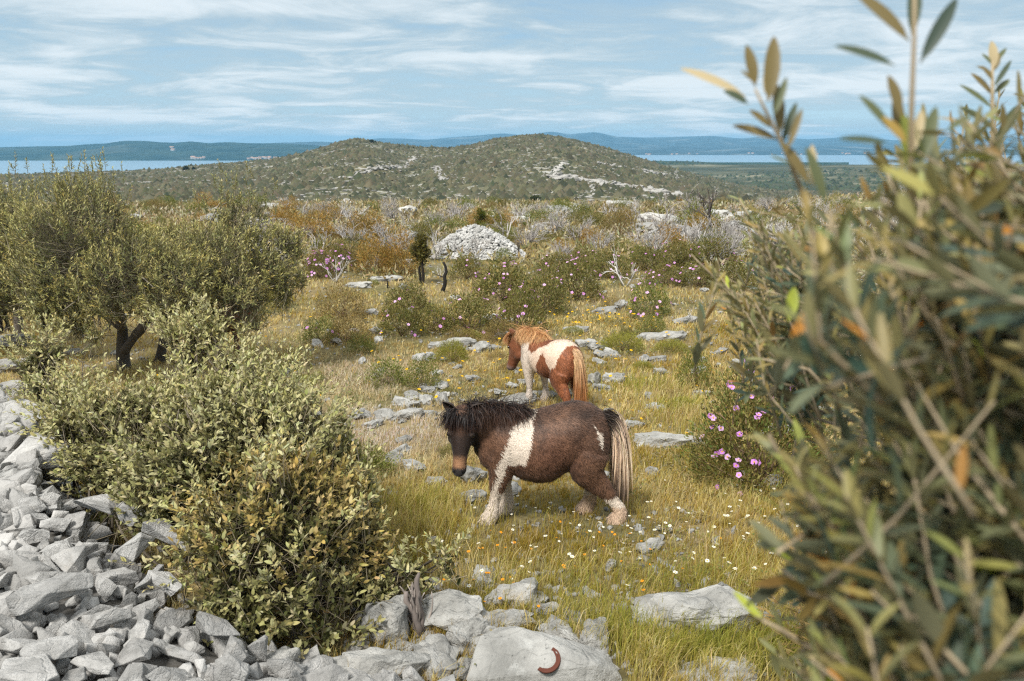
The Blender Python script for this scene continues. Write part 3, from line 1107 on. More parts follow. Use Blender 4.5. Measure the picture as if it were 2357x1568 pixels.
for i in range(46):
    y = r.uniform(38, 112)
    x = r.uniform(-.5 * y, .62 * y)
    s = r.uniform(.6, 1.7) * (1 + y / 120)
    o = set_stone('rock', MED[int(r.integers(0, 12))], x, y, float(H(x, y)) + s * .16, s, r.uniform(0, 6), 0, 0, (1.4, .9, .62))
    tag(o, 'pale limestone boulder rising out of the distant brown heath, one of many', 'rock', 'boulders in the far heath')
# ================================================================ grass and herbs
def off_slab(x, y):
    return ((x - SLAB_P[0] - .02) / .44) ** 2 + ((y - SLAB_P[1] + .05) / .42) ** 2 > 1


def build_grass():
    r = np.random.default_rng(21)
    ac = Acc()

    def field(n, y0, y1, pw, lmin, lmax, wmin, seed, tuft=1.0, xl=.72, xr=.78):
        u = r.uniform(0, 1, n)
        y = (y0 ** (1 - pw) + u * (y1 ** (1 - pw) - y0 ** (1 - pw))) ** (1 / (1 - pw))
        x = r.uniform(-xl, xr, n) * y
        # gather into tufts
        cell = .16 * (1 + y * .03)
        gx, gy = np.floor(x / cell), np.floor(y / cell)
        jx = _h(gx.astype(np.int64), gy.astype(np.int64), 0, 5)
        jy = _h(gx.astype(np.int64), gy.astype(np.int64), 0, 9)
        tx, ty = (gx + jx * 1.3 - .15) * cell, (gy + jy * 1.3 - .15) * cell
        pull = r.uniform(-.2, .9, n) * tuft * (jx > .35)
        x, y = x + (tx - x) * pull, y + (ty - y) * pull
        n1 = .5 + .5 * fbm(x * .42, y * .42, s=seed)          # big patches
        n2 = .5 + .5 * fbm(x * 1.6, y * 1.6, s=seed + 3)
        bare = .5 + .5 * fbm(x * .8 + 9, y * .8, s=seed + 6)
        keep = (pile_d(x, y) < -.02) & off_slab(x, y) & (r.uniform(0, 1, n) < .22 + 1.0 * sstep(.33, .52, bare))
        x, y, n1, n2 = x[keep], y[keep], n1[keep], n2[keep]
        n = len(x)
        z = H(x, y)
        # bearing-free patches: a mauve dry patch left of the dark pony, tall pale grass front right, rusty green in front
        mauve = np.exp(-(((x + 1.75) / 1.3) ** 2 + ((y - 9.6) / 1.5) ** 2))
        mauve = np.maximum(mauve, .6 * np.exp(-(((x + 2.6) / 1.4) ** 2 + ((y - 13) / 2.0) ** 2)))
        tall = np.exp(-(((x - 1.0) / .9) ** 2 + ((y - 4.1) / .9) ** 2)) + .8 * np.exp(-(((x - 2.4) / .8) ** 2 + ((y - 7.6) / 1.4) ** 2)) \
            + .55 * np.exp(-(((x + .75) / .45) ** 2 + ((y - 6.0) / .8) ** 2))
        short = np.exp(-(((x - .6) / 1.3) ** 2 + ((y - 5.6) / .9) ** 2))
        L = (lmin + (lmax - lmin) * r.beta(1.5, 3.2, n)) * (.55 + .65 * n2) * (1 + .7 * tall - .15 * short)
        C = palette([(.175, .180, .030), (.31, .27, .050), (.29, .18, .036), (.50, .38, .11), (.72, .61, .33), (.55, .48, .30), (.36, .29, .065)], np.clip((n1 - .5) * 1.5 + .5, 0, 1) * .6 + np.clip((n2 - .5) * 1.6 + .5, 0, 1) * .4 + r.normal(0, .12, n), .22)
        dry = palette([(.56, .50, .46), (.72, .65, .60), (.44, .37, .36)], r.uniform(0, 1, n), .2)
        C = C + (dry - C) * np.clip(mauve * 1.1, 0, .9)[:, None]
        gold = palette([(.27, .29, .035), (.42, .38, .07), (.58, .48, .19)], r.uniform(0, 1, n), .15)
        C = C + (gold - C) * np.clip(tall * .8, 0, .8)[:, None]
        rust = palette([(.22, .20, .025), (.34, .20, .03), (.28, .24, .035), (.42, .29, .06)], r.uniform(0, 1, n), .2)
        C = C + (rust - C) * np.clip(short * .8, 0, .75)[:, None]
        stray = r.uniform(0, 1, n) < .13
        C[stray] = palette([(.50, .41, .22), (.42, .30, .12)], r.uniform(0, 1, stray.sum()), .15)
        L[stray] *= 1.35
        az = r.uniform(0, 2 * np.pi, n)
        lean = r.beta(1.7, 1.7, n) * 1.15
        dx, dy = np.cos(az) * lean + .16, np.sin(az) * lean
        P = np.stack([x, y, z - .01], -1)
        sa = r.uniform(0, 2 * np.pi, n)
        S = np.stack([np.cos(sa), np.sin(sa), 0 * sa], -1)
        w = (np.maximum(wmin, .00052 * y) * r.uniform(.6, 1.3, n))[:, None]
        Ld = L[:, None]
        D = np.stack([dx, dy, 0 * dx], -1)
        up = np.array([0, 0, 1.0])
        m1 = P + Ld * (.5 * up + .16 * D)
        tp = P + Ld * ((.98 - .28 * lean[:, None] ** 2) * up + .62 * D)
        V = np.stack([P - S * w, P + S * w, m1 - S * w * .8, m1 + S * w * .8, tp], 1)
        b = np.arange(n)[:, None] * 5
        ac.add(V.reshape(-1, 3), [b + np.array([[0, 1, 3, 2]]), b + np.array([[2, 3, 4]])], np.repeat(C, 5, 0))

    field(240000, 3.1, 9.5, 1.01, .04, .20, .0021, 61)
    field(190000, 8.5, 19, 1.01, .04, .19, .003, 61)
    field(90000, 17, 42, 1.2, .06, .22, .005, 61)
    o = link('meadow_grass', ac.mesh('meadow_grass', M_GRASS))
    tag(o, 'dry golden and yellow green grass covering the meadow', 'grass', None, 'stuff')

    # long loose grass: round the front rocks, by the near cistus and left of the dark pony
    ac = Acc()
    for (px, py, sx, sy, n) in ((1470, 1510, .24, .16, 2000), (1620, 1535, .30, .13, 1700), (1745, 1500, .22, .2, 1300), (1350, 1450, .14, .12, 600), (1560, 1350, .5, .22, 900), (1600, 960, .40, .4, 1900),
                                (1530, 900, .5, .5, 900), (975, 1170, .2, .28, 1300), (1010, 1240, .25, .3, 600), (1270, 1350, .30, .25, 500), (1120, 1330, .25, .25, 500), (1700, 1320, .35, .4, 700)):
        c, _t = gp(px, py)
        x = r.normal(c[0], sx, n)
        y = r.normal(c[1], sy, n)
        x = x + .05 * np.sin(x * 31 + y * 17)
        ok = (y > 2.6) & (pile_d(x, y) < 0) & off_slab(x, y)
        x, y = x[ok], y[ok]
        n = len(x)
        z = H(x, y)
        L = r.uniform(.08, .27, n) * (.8 + .03 * y)
        C = palette([(.22, .225, .04), (.34, .31, .07), (.46, .38, .12), (.62, .52, .28), (.30, .22, .06)], np.clip(.5 + .9 * fbm(x * 1.3, y * 1.3, s=95) + r.normal(0, .2, n), 0, 1), .2)
        az = r.uniform(0, 2 * np.pi, n)
        ln = r.uniform(.15, .95, n)
        D = np.stack([np.cos(az) * ln + .22, np.sin(az) * ln, 0 * az], -1)
        P = np.stack([x, y, z - .01], -1)
        sa = r.uniform(0, 2 * np.pi, n)
        S = np.stack([np.cos(sa), np.sin(sa), 0 * sa], -1)
        w = (np.maximum(.0019, .00042 * y) * r.uniform(.7, 1.3, n))[:, None]
        Ld = L[:, None]
        up = np.array([0, 0, 1.0])
        m1, m2 = P + Ld * (.42 * up + .10 * D), P + Ld * (.76 * up + .34 * D)
        tp = P + Ld * ((.96 - .25 * ln[:, None]) * up + .70 * D)
        V = np.stack([P - S * w, P + S * w, m1 - S * w * .9, m1 + S * w * .9, m2 - S * w * .6, m2 + S * w * .6, tp], 1)
        b = np.arange(n)[:, None] * 7
        ac.add(V.reshape(-1, 3), [b + np.array([[0, 1, 3, 2]]), b + np.array([[2, 3, 5, 4]]), b + np.array([[4, 5, 6]])], np.repeat(C, 7, 0))
    o = link('tall_grass', ac.mesh('tall_grass', M_GRASS))
    tag(o, 'long loose yellow green grass round the front rocks and bushes', 'grass', None, 'stuff')

    # low broad-leaved herbs between the grass
    ac2 = Acc()
    n = 2600
    y = 3.4 + 22 * r.uniform(0, 1, n) ** 1.4
    x = r.uniform(-.7, .75, n) * y
    ok = (pile_d(x, y) < -.05) & (fbm(x * .5, y * .5, s=71) > -.05)
    x, y = x[ok], y[ok]
    z = H(x, y)
    k = 26
    n = len(x)
    rad = r.uniform(.05, .13, n) * (1 + y * .02)
    an = r.uniform(0, 2 * np.pi, (n, k))
    q = r.uniform(0, 1, (n, k)) ** .6
    P = np.stack([x[:, None] + np.cos(an) * rad[:, None] * q, y[:, None] + np.sin(an) * rad[:, None] * q,
                  z[:, None] + rad[:, None] * r.uniform(.1, 1.5, (n, k)) * (1.1 - q)], -1).reshape(-1, 3)
    D = np.stack([np.cos(an), np.sin(an), r.uniform(-.1, 1.0, (n, k))], -1).reshape(-1, 3)
    C = palette([(.10, .125, .03), (.17, .18, .05), (.16, .13, .05), (.26, .20, .10), (.23, .21, .13)], np.repeat(r.uniform(0, 1, n), k), .2)
    V, pl, CC = leaves(P, D, np.array([0, 0, 1.0]) + r.normal(0, .4, P.shape), np.repeat(.028 * (1 + y * .03), k) * r.uniform(.6, 1.3, n * k), np.repeat(.011 * (1 + y * .03), k), C, 'rh', .15)
    ac2.add(V, pl, CC)
    o = link('meadow_herbs', ac2.mesh('meadow_herbs', M_LEAF))
    tag(o, 'low leafy herbs growing between the meadow grass', 'herbs', None, 'stuff')


build_grass()

# ================================================================ flowers of the meadow
def flower_mesh(name, petal, centre, n=8, tilt=.5, stem=.16, seed=1):
    r = np.random.default_rng(seed)
    ac = Acc()
    V, p = tube([[0, 0, 0], [.01, .004, stem * .6], [.012, -.004, stem]], [.0022, .002, .0018], 3)
    ac.add(V, p, (.14, .16, .05))
    a = np.arange(n) / n * 2 * np.pi + r.uniform(-.1, .1, n)
    P = np.tile([.012, -.004, stem], (n, 1))
    D = np.stack([np.cos(a), np.sin(a), np.full(n, tilt)], -1)
    V, pl, C = leaves(P, D, np.tile([0, 0, 1.], (n, 1)), .027, .020, petal, 'el', .2)
    ac.add(V, pl, C)
    th = np.linspace(0, 2 * np.pi, 9)[:-1]
    V = np.concatenate([[[.012, -.004, stem + .010]], np.stack([.012 + .009 * np.cos(th), -.004 + .009 * np.sin(th), np.full(8, stem + .004)], -1)])
    ac.add(V, [np.array([[0, 1 + i, 1 + (i + 1) % 8] for i in range(8)])], centre)
    return ac.mesh(name, M_PETAL)


FL_Y = flower_mesh('yellow_flower', (.80, .50, .015), (.62, .33, .01), 9, .5, .17, 1)
FL_O = flower_mesh('orange_flower', (.78, .33, .02), (.6, .25, .01), 7, .4, .12, 2)
FL_W = flower_mesh('white_flower', (.78, .78, .72), (.62, .45, .08), 6, .4, .16, 3)


def sow(n, y0, y1, cx, cy, sx, sy, kind, rs):
    out = 0
    me, name, lab, grp, s0 = kind
    while out < n:
        y = rs.normal(cy, sy)
        x = rs.normal(cx, sx)
        if not (y0 < y < y1) or abs(x) > .72 * y or pile_d(x, y) > -.15:
            continue
        s = s0 * rs.uniform(.7, 1.3)
        o = link(name, me, loc=(x, y, float(H(x, y)) + .02), rot=(rs.normal(-.15, .2), rs.normal(0, .2), rs.uniform(0, 6)), scale=(s, s, s * rs.uniform(.8, 1.3)))
        tag(o, lab, 'flower', grp)
        out += 1


rs = np.random.default_rng(4)
KY = (FL_Y, 'yellow_flower', 'bright yellow daisy on a thin stem in the meadow, like the rest', 'yellow flowers of the meadow', 1.0)
KO = (FL_O, 'orange_flower', 'tiny orange flower low in the front grass, like the rest', 'orange flowers of the front grass', .46)
KW = (FL_W, 'white_flower', 'small white flower among the front meadow grass, like the rest', 'white flowers of the meadow', .54)
for a in ((105, 9, 30, 2.3, 18.2, 1.0, 1.2), (50, 9, 30, 1.9, 15.8, 1.4, 1.2), (45, 8, 30, -.9, 12.6, 1.2, 1.3), (40, 9, 34, 0, 17, 4.5, 4), (22, 7, 30, 1.2, 11.4, 1.2, 1.6), (16, 9, 34, -4, 16, 1.5, 2)):
    sow(*a, KY, rs)
for a in ((28, 4, 9, .2, 4.9, .5, .5), (20, 4, 9, 1.2, 5.4, .8, .7), (10, 4, 9, -.3, 5.2, .3, .4)):
    sow(*a, KO, rs)
for a in ((60, 4, 9, 1.35, 5.5, .45, .45), (30, 4, 9, .6, 5.6, .6, .5), (18, 4, 9, 1.9, 6.6, .4, .6), (16, 4.2, 9, .1, 5.4, .6, .6), (22, 9, 20, 3.0, 12.5, 2, 2)):
    sow(*a, KW, rs)

# ================================================================ shrubs of the heath
def shrub_mesh(name, seed, cols, n=2600, leaf=(.05, .018), lump=.28, tall=.75, kind='rh', jit=.2, upb=.6):
    """a dome of small leaves on twigs, about one unit wide, base at the origin"""
    r = np.random.default_rng(seed)
    d = unit(r.normal(0, 1, (n, 3)))
    d[:, 2] = np.abs(d[:, 2]) * 1.0
    d = unit(d + np.array([0, 0, .05]))
    lum = 1 + lump * fbm(d[:, 0] * 2.1 + seed, d[:, 1] * 2.1, d[:, 2] * 2.1, s=seed) * 1.5
    q = (.45 + .55 * r.uniform(0, 1, n) ** .5) * lum
    spike = r.uniform(0, 1, n) < .06
    q[spike] *= 1.12
    P = d * q[:, None] * np.array([.5, .5, tall])
    D = unit(d * np.array([1, 1, 1]) + r.normal(0, .55, (n, 3)) + np.array([0, 0, upb]))
    cn = .5 + .5 * fbm(P[:, 0] * 5 + seed, P[:, 1] * 5, P[:, 2] * 5, s=seed + 1)
    C = palette(cols, cn + r.normal(0, .16, n), jit)
    V, pl, CC = leaves(P, D, r.normal(0, 1, (n, 3)) + d, leaf[0] * r.uniform(.6, 1.4, n), leaf[1], C, kind, .1)
    ac = Acc()
    ac.add(V, pl, CC)
    return ac.mesh(name, M_LEAF)


def twig_mesh(name, seed, n=26, tall=.75, col=(.16, .11, .07), rad=.009):
    r = np.random.default_rng(seed)
    ac = Acc()
    for _ in range(n):
        d = unit(r.normal(0, 1, 3) * np.array([1, 1, .6]) + np.array([0, 0, .5]))
        e = d * np.array([.46, .46, tall * .95]) * r.uniform(.7, 1.0)
        e[2] = abs(e[2])
        V, p = tube(wander([0, 0, -.03], e, 5, .12, r), np.linspace(rad, rad * .35, 5), 3)
        ac.add(V, p, np.array(col) * r.uniform(.7, 1.3))
    return ac.mesh(name, M_BARK)


BROWNGREEN = [(.070, .085, .022), (.125, .125, .034), (.165, .140, .042), (.22, .17, .06)]
BROWN = [(.13, .105, .040), (.19, .14, .05), (.25, .175, .065), (.16, .14, .045)]
GREEN = [(.070, .10, .02), (.12, .145, .030), (.18, .18, .042), (.09, .11, .024)]
CUSHION = [(.17, .18, .028), (.23, .225, .035), (.28, .25, .05)]
RUST = [(.13, .135, .032), (.25, .165, .042), (.36, .20, .05), (.17, .17, .04)]
SHR = {
    'cistus': [shrub_mesh('foliage', 10 + i, BROWNGREEN, 3000, (.050, .018)) for i in range(4)],
    'brown': [shrub_mesh('foliage', 20 + i, BROWN, 3000, (.055, .011), tall=.7) for i in range(3)],
    'green': [shrub_mesh('foliage', 30 + i, GREEN, 2600, (.055, .018), .4, .85) for i in range(3)],
    'cushion': [shrub_mesh('foliage', 40 + i, CUSHION, 4200, (.06, .008), .12, .55, upb=1.0) for i in range(2)],
    'rust': [shrub_mesh('foliage', 50 + i, RUST, 3400, (.055, .017), .45, .95) for i in range(4)],
}
TWG = [twig_mesh('twigs', 60 + i) for i in range(3)]


def petal5(name, petal, seed):
    r = np.random.default_rng(seed)
    ac = Acc()
    a = np.arange(5) / 5 * 2 * np.pi
    P = np.zeros((5, 3))
    D = np.stack([np.cos(a), np.sin(a), np.full(5, .35)], -1)
    V, pl, C = leaves(P, D, np.tile([0, 0, 1.], (5, 1)), .5, .56, petal, 'el', .1)
    C = C * r.uniform(.85, 1.15, (len(C), 1))
    ac.add(V, pl, C)
    th = np.linspace(0, 2 * np.pi, 7)[:-1]
    V = np.concatenate([[[0, 0, .16]], np.stack([.13 * np.cos(th), .13 * np.sin(th), np.full(6, .09)], -1)])
    ac.add(V, [np.array([[0, 1 + i, 1 + (i + 1) % 6] for i in range(6)])], (.7, .42, .03))
    return ac.mesh(name, M_PETAL)


CIST = [petal5('flower', c, i) for i, c in enumerate(((.68, .36, .74), (.76, .50, .80), (.58, .26, .66)))]
YEL5 = petal5('flower', (.8, .5, .02), 9)


def shrub(px, py, wpx, hpx, kind, label, flowers=0, fsize=.075, cat='shrub', group=None, rot=None, name=None, t=None, fl=None):
    """a bush standing at the foot point px, py; its width and height measured in the photograph"""
    if t is None:
        p, t = gp(px, py)
    else:
        q = at(px, py, t)
        p = np.array([q[0], q[1], float(H(q[0], q[1]))])
    w, h = t * wpx / FP * 1.22, t * hpx / FP * 1.12
    r = np.random.default_rng(int(px * 7 + py))
    th = thing(name or kind_name[kind], label, cat, p, (0, 0, r.uniform(0, 6.28)), group)
    i = int(r.integers(0, 10))
    me = SHR[kind][i % len(SHR[kind])]
    tall = max(v.co.z for v in me.vertices) if kind not in _tall else _tall[kind]
    _tall[kind] = tall
    sc = (w * .95, w * .95, h / .86 / tall * .95)
    link('foliage', me, th, scale=sc)
    link('twigs', TWG[i % 3], th, scale=sc)
    for k in range(flowers):
        d = unit(r.normal(0, 1, 3))
        d[2] = abs(d[2]) * .8 + .1
        d = unit(d)
        z = d * np.array([.5 * sc[0], .5 * sc[1], tall * sc[2] * .92]) * (r.uniform(.90, 1.03) if kind != 'bigcistus' else r.uniform(.74, .92))
        q = Vector((d[0], d[1], d[2] + .4)).to_track_quat('Z', 'Y').to_euler()
        s = fsize * r.uniform(.8, 1.2)
        link('flower', fl or CIST[int(r.integers(0, 3))], th, z, q, (s, s, s))
    return th


_tall = {}
kind_name = {'cistus': 'cistus_bush', 'brown': 'heath_bush', 'green': 'green_bush', 'cushion': 'cushion_plant', 'rust': 'juniper_bush'}
G1 = 'pink flowering bushes of the meadow'
for a in [
    (790, 733, 112, 78, 'brown', 'brown dome bush without flowers at the left of the meadow'),
    (738, 788, 80, 62, 'green', 'small olive green bush with pink flowers on its left top', 4),
    (800, 788, 92, 68, 'brown', 'brownish bush touching the olive green one at the meadow left'),
    (938, 715, 95, 62, 'cistus', 'upper left cistus of the clump with few pink flowers', 5),
    (925, 772, 95, 72, 'cistus', 'lower left cistus with a pair of pink flowers at its side', 6),
    (995, 765, 95, 58, 'cistus', 'low spreading cistus in the middle of the clump with three flowers', 5),
    (1085, 765, 122, 84, 'cistus', 'cistus with a pink cluster left of the tall clump', 9),
    (1160, 692, 135, 84, 'cistus', 'wide cistus crowned with pink flowers in front of the stone dome', 22),
    (1075, 642, 72, 54, 'cistus', 'small cistus alone right of the burnt posts', 9),
    (1250, 722, 110, 96, 'cistus', 'tall rounded cistus between the two flowery ones', 7),
    (1328, 690, 112, 92, 'cistus', 'cistus thick with pink flowers right of the rounded one', 22),
    (1198, 768, 112, 96, 'cistus', 'nearest cistus with a bunch of six pink flowers', 10),
    (1158, 786, 85, 52, 'brown', 'low brown bush just behind the chestnut pony mane'),
    (1060, 790, 70, 36, 'brown', 'flat brownish bush above the boulder row', 2),
    (1405, 640, 88, 62, 'cistus', 'cistus behind the forked dead branch', 12),
    (1490, 622, 90, 52, 'cistus', 'left cistus of the far pink band', 12),
    (1560, 615, 100, 60, 'cistus', 'middle cistus of the far pink band', 14),
    (1640, 612, 100, 62, 'cistus', 'golden topped cistus in the far pink band near the olive', 9),
    (1530, 655, 90, 46, 'cistus', 'low cistus right of the forked dead branch', 14),
    (1605, 660, 95, 52, 'cistus', 'low cistus under the olive twig tips', 14),
    (1690, 665, 95, 62, 'cistus', 'cistus half hidden by the olive twigs', 9),
    (1345, 610, 80, 40, 'cistus', 'far cistus with white and pink flowers behind the big clump', 10),
    (1280, 628, 85, 44, 'cistus', 'far cistus with a yellow patch behind the big clump', 8),
    (1495, 728, 92, 84, 'green', 'round green bush with pink and yellow flowers in the right meadow', 14),
    (1500, 772, 62, 52, 'green', 'plain green bush just below the round flowering one'),
    (1598, 890, 72, 98, 'green', 'upright green bush with one yellow flower in the right meadow', 0),
    (975, 892, 72, 76, 'green', 'dark green rosemary bush left of the chestnut pony'),
    (893, 886, 88, 62, 'green', 'low green bush left of the rosemary'),
    (1040, 832, 68, 46, 'cushion', 'bright yellow green cushion in front of the boulder row'),
    (642, 708, 46, 66, 'cushion', 'bright green rounded plant at the olive crown edge'),
    (1432, 808, 92, 40, 'cushion', 'flat yellow green cushion right of the chestnut pony back'),
    (1545, 812, 72, 28, 'cushion', 'faint flat green cushion below the long outcrop'),
    (735, 640, 62, 58, 'cistus', 'densely flowering lilac bush by the olive crown', 70, .10),
    (783, 625, 50, 58, 'cistus', 'lilac flowered bush right of the dense one behind pale twigs', 45, .10),
    (868, 628, 90, 92, 'rust', 'broad rust topped juniper left of the stone dome'),
    (925, 632, 80, 105, 'rust', 'taller rust green juniper nearest the stone dome'),
    (1160, 607, 48, 36, 'green', 'small dark bush at the foot of the stone dome'),
    (1425, 545, 74, 72, 'brown', 'tall brown green bush beyond the dead grey twigs'),
    (730, 560, 92, 70, 'rust', 'orange brown juniper clump right of the olive crown'),
    (690, 545, 60, 52, 'rust', 'dull orange bush beside the olive crown'),
    (1600, 545, 90, 80, 'green', 'dark olive bush inside the leafless tree at the right'),
    (830, 560, 120, 60, 'brown', 'broad tawny bush behind the antler shaped dead twig'),
    (1240, 520, 70, 40, 'green', 'dark green bush far behind the small stone heap'),
    (1340, 505, 50, 42, 'green', 'dark upright bush in the far bare scrub'),
]:
    a = list(a)
    fl = a[6] if len(a) > 6 else 0
    fs = a[7] if len(a) > 7 else .082
    shrub(*a[:6], flowers=int(fl * 1.9) if fl < 40 else fl, fsize=fs, group=G1 if fl else None)
SHR['bigcistus'] = [shrub_mesh('foliage', 91, [(.06, .10, .022), (.115, .145, .034), (.20, .145, .05), (.14, .165, .04), (.24, .19, .08)], 11000, (.030, .011), .45, .72)]
th = shrub(1745, 1122, 320, 250, 'bigcistus', 'large near cistus with open mauve flowers beside the olive', flowers=22, fsize=.066, fl=None, name='cistus_bush', t=8.0)
r = np.random.default_rng(3)
for (px, py) in ((1688, 880), (1690, 892), (1680, 886), (1735, 912), (1775, 860), (1770, 868), (1735, 855), (1640, 958), (1648, 962), (1700, 940), (1762, 950), (1752, 955), (1748, 962),
                 (1655, 1045), (1668, 1040), (1680, 1052), (1648, 1052), (1705, 1060), (1800, 850), (1820, 838), (1830, 850), (1860, 850), (1790, 880), (1812, 872), (1708, 1000), (1665, 985), (1750, 1065),
                 (1782, 915), (1830, 895), (1845, 960), (1700, 1072), (1870, 880), (1725, 830), (1755, 820)):
    q = at(px - 6, py, 7.50 + .25 * abs(px - 1730) / 120) - np.array(th.location)
    m = Matrix.Rotation(-th.rotation_euler.z, 3, 'Z') @ Vector(q)
    o = link('flower', CIST[int(r.integers(0, 3))], th, m, (R(50) + r.normal(0, .3), r.normal(0, .3), r.uniform(0, 6) * 0 - th.rotation_euler.z), (.068, .068, .068))
g2 = shrub(2160, 1560, 620, 330, 'brown', 'low dull shrub on the ground beneath the near olive', name='heath_bush', t=4.2)

r = np.random.default_rng(23)
k = 0
while k < 34:
    y, x = r.normal(13.0, 4.0), r.normal(.3, 3.6)
    if not 7.4 < y < 24 or abs(x) > .55 * y or (abs(x - .6) < 1.0 and 9.5 < y < 12.5):
        continue
    kind = ('cistus', 'brown', 'cushion', 'green')[int(r.integers(0, 4))]
    s = r.uniform(.28, .62)
    o = link('low_shrub', SHR[kind][int(r.integers(0, len(SHR[kind])))], loc=(x, y, float(H(x, y)) - .03), rot=(0, 0, r.uniform(0, 6)), scale=(s, s, s * r.uniform(.5, .8)))
    tag(o, 'knee high loose shrublet in the open meadow grass, one of many alike', 'shrub', 'low shrublets of the meadow')
    k += 1

# green conifer and the small burnt-trunk juniper
def upright_tree(px, py, wpx, hpx, cols, label, name, trunk_frac=.25, tcol=(.03, .025, .02), seed=1, cat='tree'):
    p, t = gp(px, py)
    w, h = t * wpx / FP, t * hpx / FP
    th = thing(name, label, cat, p)
    r = np.random.default_rng(seed)
    ac = Acc()
    V, pl = tube(wander([0, 0, -.05], [.02 * h, 0, h * .8], 7, .05, r), np.linspace(w * .045 + .03, .015, 7), 6)
    ac.add(V, pl, tcol)
    for k in range(14):
        a = r.uniform(0, 6.28)
        z = h * r.uniform(trunk_frac, .85)
        e = np.array([math.cos(a) * w * .42, math.sin(a) * w * .42, z + h * .12])
        V, pl = tube(wander([0, 0, z], e, 4, .1, r), np.linspace(.02, .006, 4), 3)
        ac.add(V, pl, tcol)
    link('trunk', ac.mesh('trunk', M_BARK), th)
    n, m = 2600, 17
    cz = trunk_frac + (1 - trunk_frac) * np.concatenate([[.9, .75], r.uniform(.05, .8, m - 2)])
    cq = 1 - .75 * (cz - trunk_frac) / (1 - trunk_frac)
    ca = r.uniform(0, 6.28, m)
    cr = r.uniform(.15, .95, m) * cq
    cl = np.stack([np.cos(ca) * cr * w * .46, np.sin(ca) * cr * w * .46, cz * h], -1)
    i = r.integers(0, m, n)
    d = unit(r.normal(0, 1, (n, 3)))
    P = cl[i] + d * (r.uniform(.2, 1, n) ** .5 * r.uniform(.6, 1.2, m)[i])[:, None] * np.array([w * .17, w * .17, h * .12])
    D = unit(d + np.array([0, 0, .7]) + r.normal(0, .4, (n, 3)))
    C = palette(cols, .5 + .5 * fbm(P[:, 0] * 3, P[:, 1] * 3, P[:, 2] * 3, s=seed) + r.normal(0, .15, n), .2)
    ac = Acc()
    V, pl, CC = leaves(P, D, r.normal(0, 1, (n, 3)), h * .07 * r.uniform(.6, 1.3, n), h * .022, C)
    ac.add(V, pl, CC)
    link('crown', ac.mesh('crown', M_LEAF), th)


upright_tree(1105, 532, 38, 50, [(.05, .075, .015), (.10, .12, .02), (.15, .15, .03)], 'small dark green conifer behind the stone dome', 'conifer', .12, seed=4)
upright_tree(972, 655, 58, 112, [(.08, .085, .02), (.13, .11, .03), (.11, .10, .03)], 'thin juniper on a burnt black trunk beside the stone dome', 'juniper_tree', .42, seed=9)


def burnt_post(px, py, hpx, lean, label, rpx=5):
    p, t = gp(px, py)
    h = t * hpx / FP
    rr = t * rpx / FP
    r = np.random.default_rng(int(px))
    V, pl = tube(wander([0, 0, -.1], [lean * h, 0, h], 8, .07, r), np.linspace(rr, rr * .55, 8) * r.uniform(.85, 1.15, 8), 7)
    ac = Acc()
    ac.add(V, pl, (.022, .020, .018))
    V, pl = tube(wander([lean * h * .5, 0, h * .5], [lean * h * .5 - h * .35, .1, h * .62], 5, .1, r), np.linspace(rr * .3, rr * .12, 5), 4)
    ac.add(V, pl, (.05, .042, .035))
    o = link('burnt_stump', ac.mesh('burnt_stump', M_BARK), loc=p)
    tag(o, label, 'stump')


burnt_post(1020, 673, 70, .03, 'charred black upright stump standing alone in pale grass')
burnt_post(970, 652, 48, -.02, 'charred black stem under the thin juniper', 3.5)
burnt_post(893, 664, 20, -.1, 'short charred stub left of the black stump', 2.5)


# ---- dead grey shrubs
def dead_mesh(name, seed, stems=9, spread=.5, col=(.33, .30, .28), depth=3, r0=.018, up=.8):
    r = np.random.default_rng(seed)
    ac = Acc()

    def grow(p, d, L, rad, lev):
        d = unit(d)
        e = p + d * L
        V, pl = tube(wander(p, e, 4, .10, r), np.linspace(rad, rad * .55, 4), 4 if lev == 0 else 3)
        ac.add(V, pl, np.array(col) * r.uniform(.7, 1.25))
        if lev < depth:
            for k in range(int(r.integers(2, 4))):
                q = r.uniform(.45, 1.0)
                grow(p + d * L * q, d + r.normal(0, .5, 3) + np.array([0, 0, .12]), L * r.uniform(.45, .72), rad * .55, lev + 1)
    for _ in range(stems):
        a = r.uniform(0, 6.28)
        grow(np.array([0, 0, -.03]), np.array([math.cos(a) * spread, math.sin(a) * spread, up]), r.uniform(.35, .55), r0, 0)
    return ac.mesh(name, M_BARK)


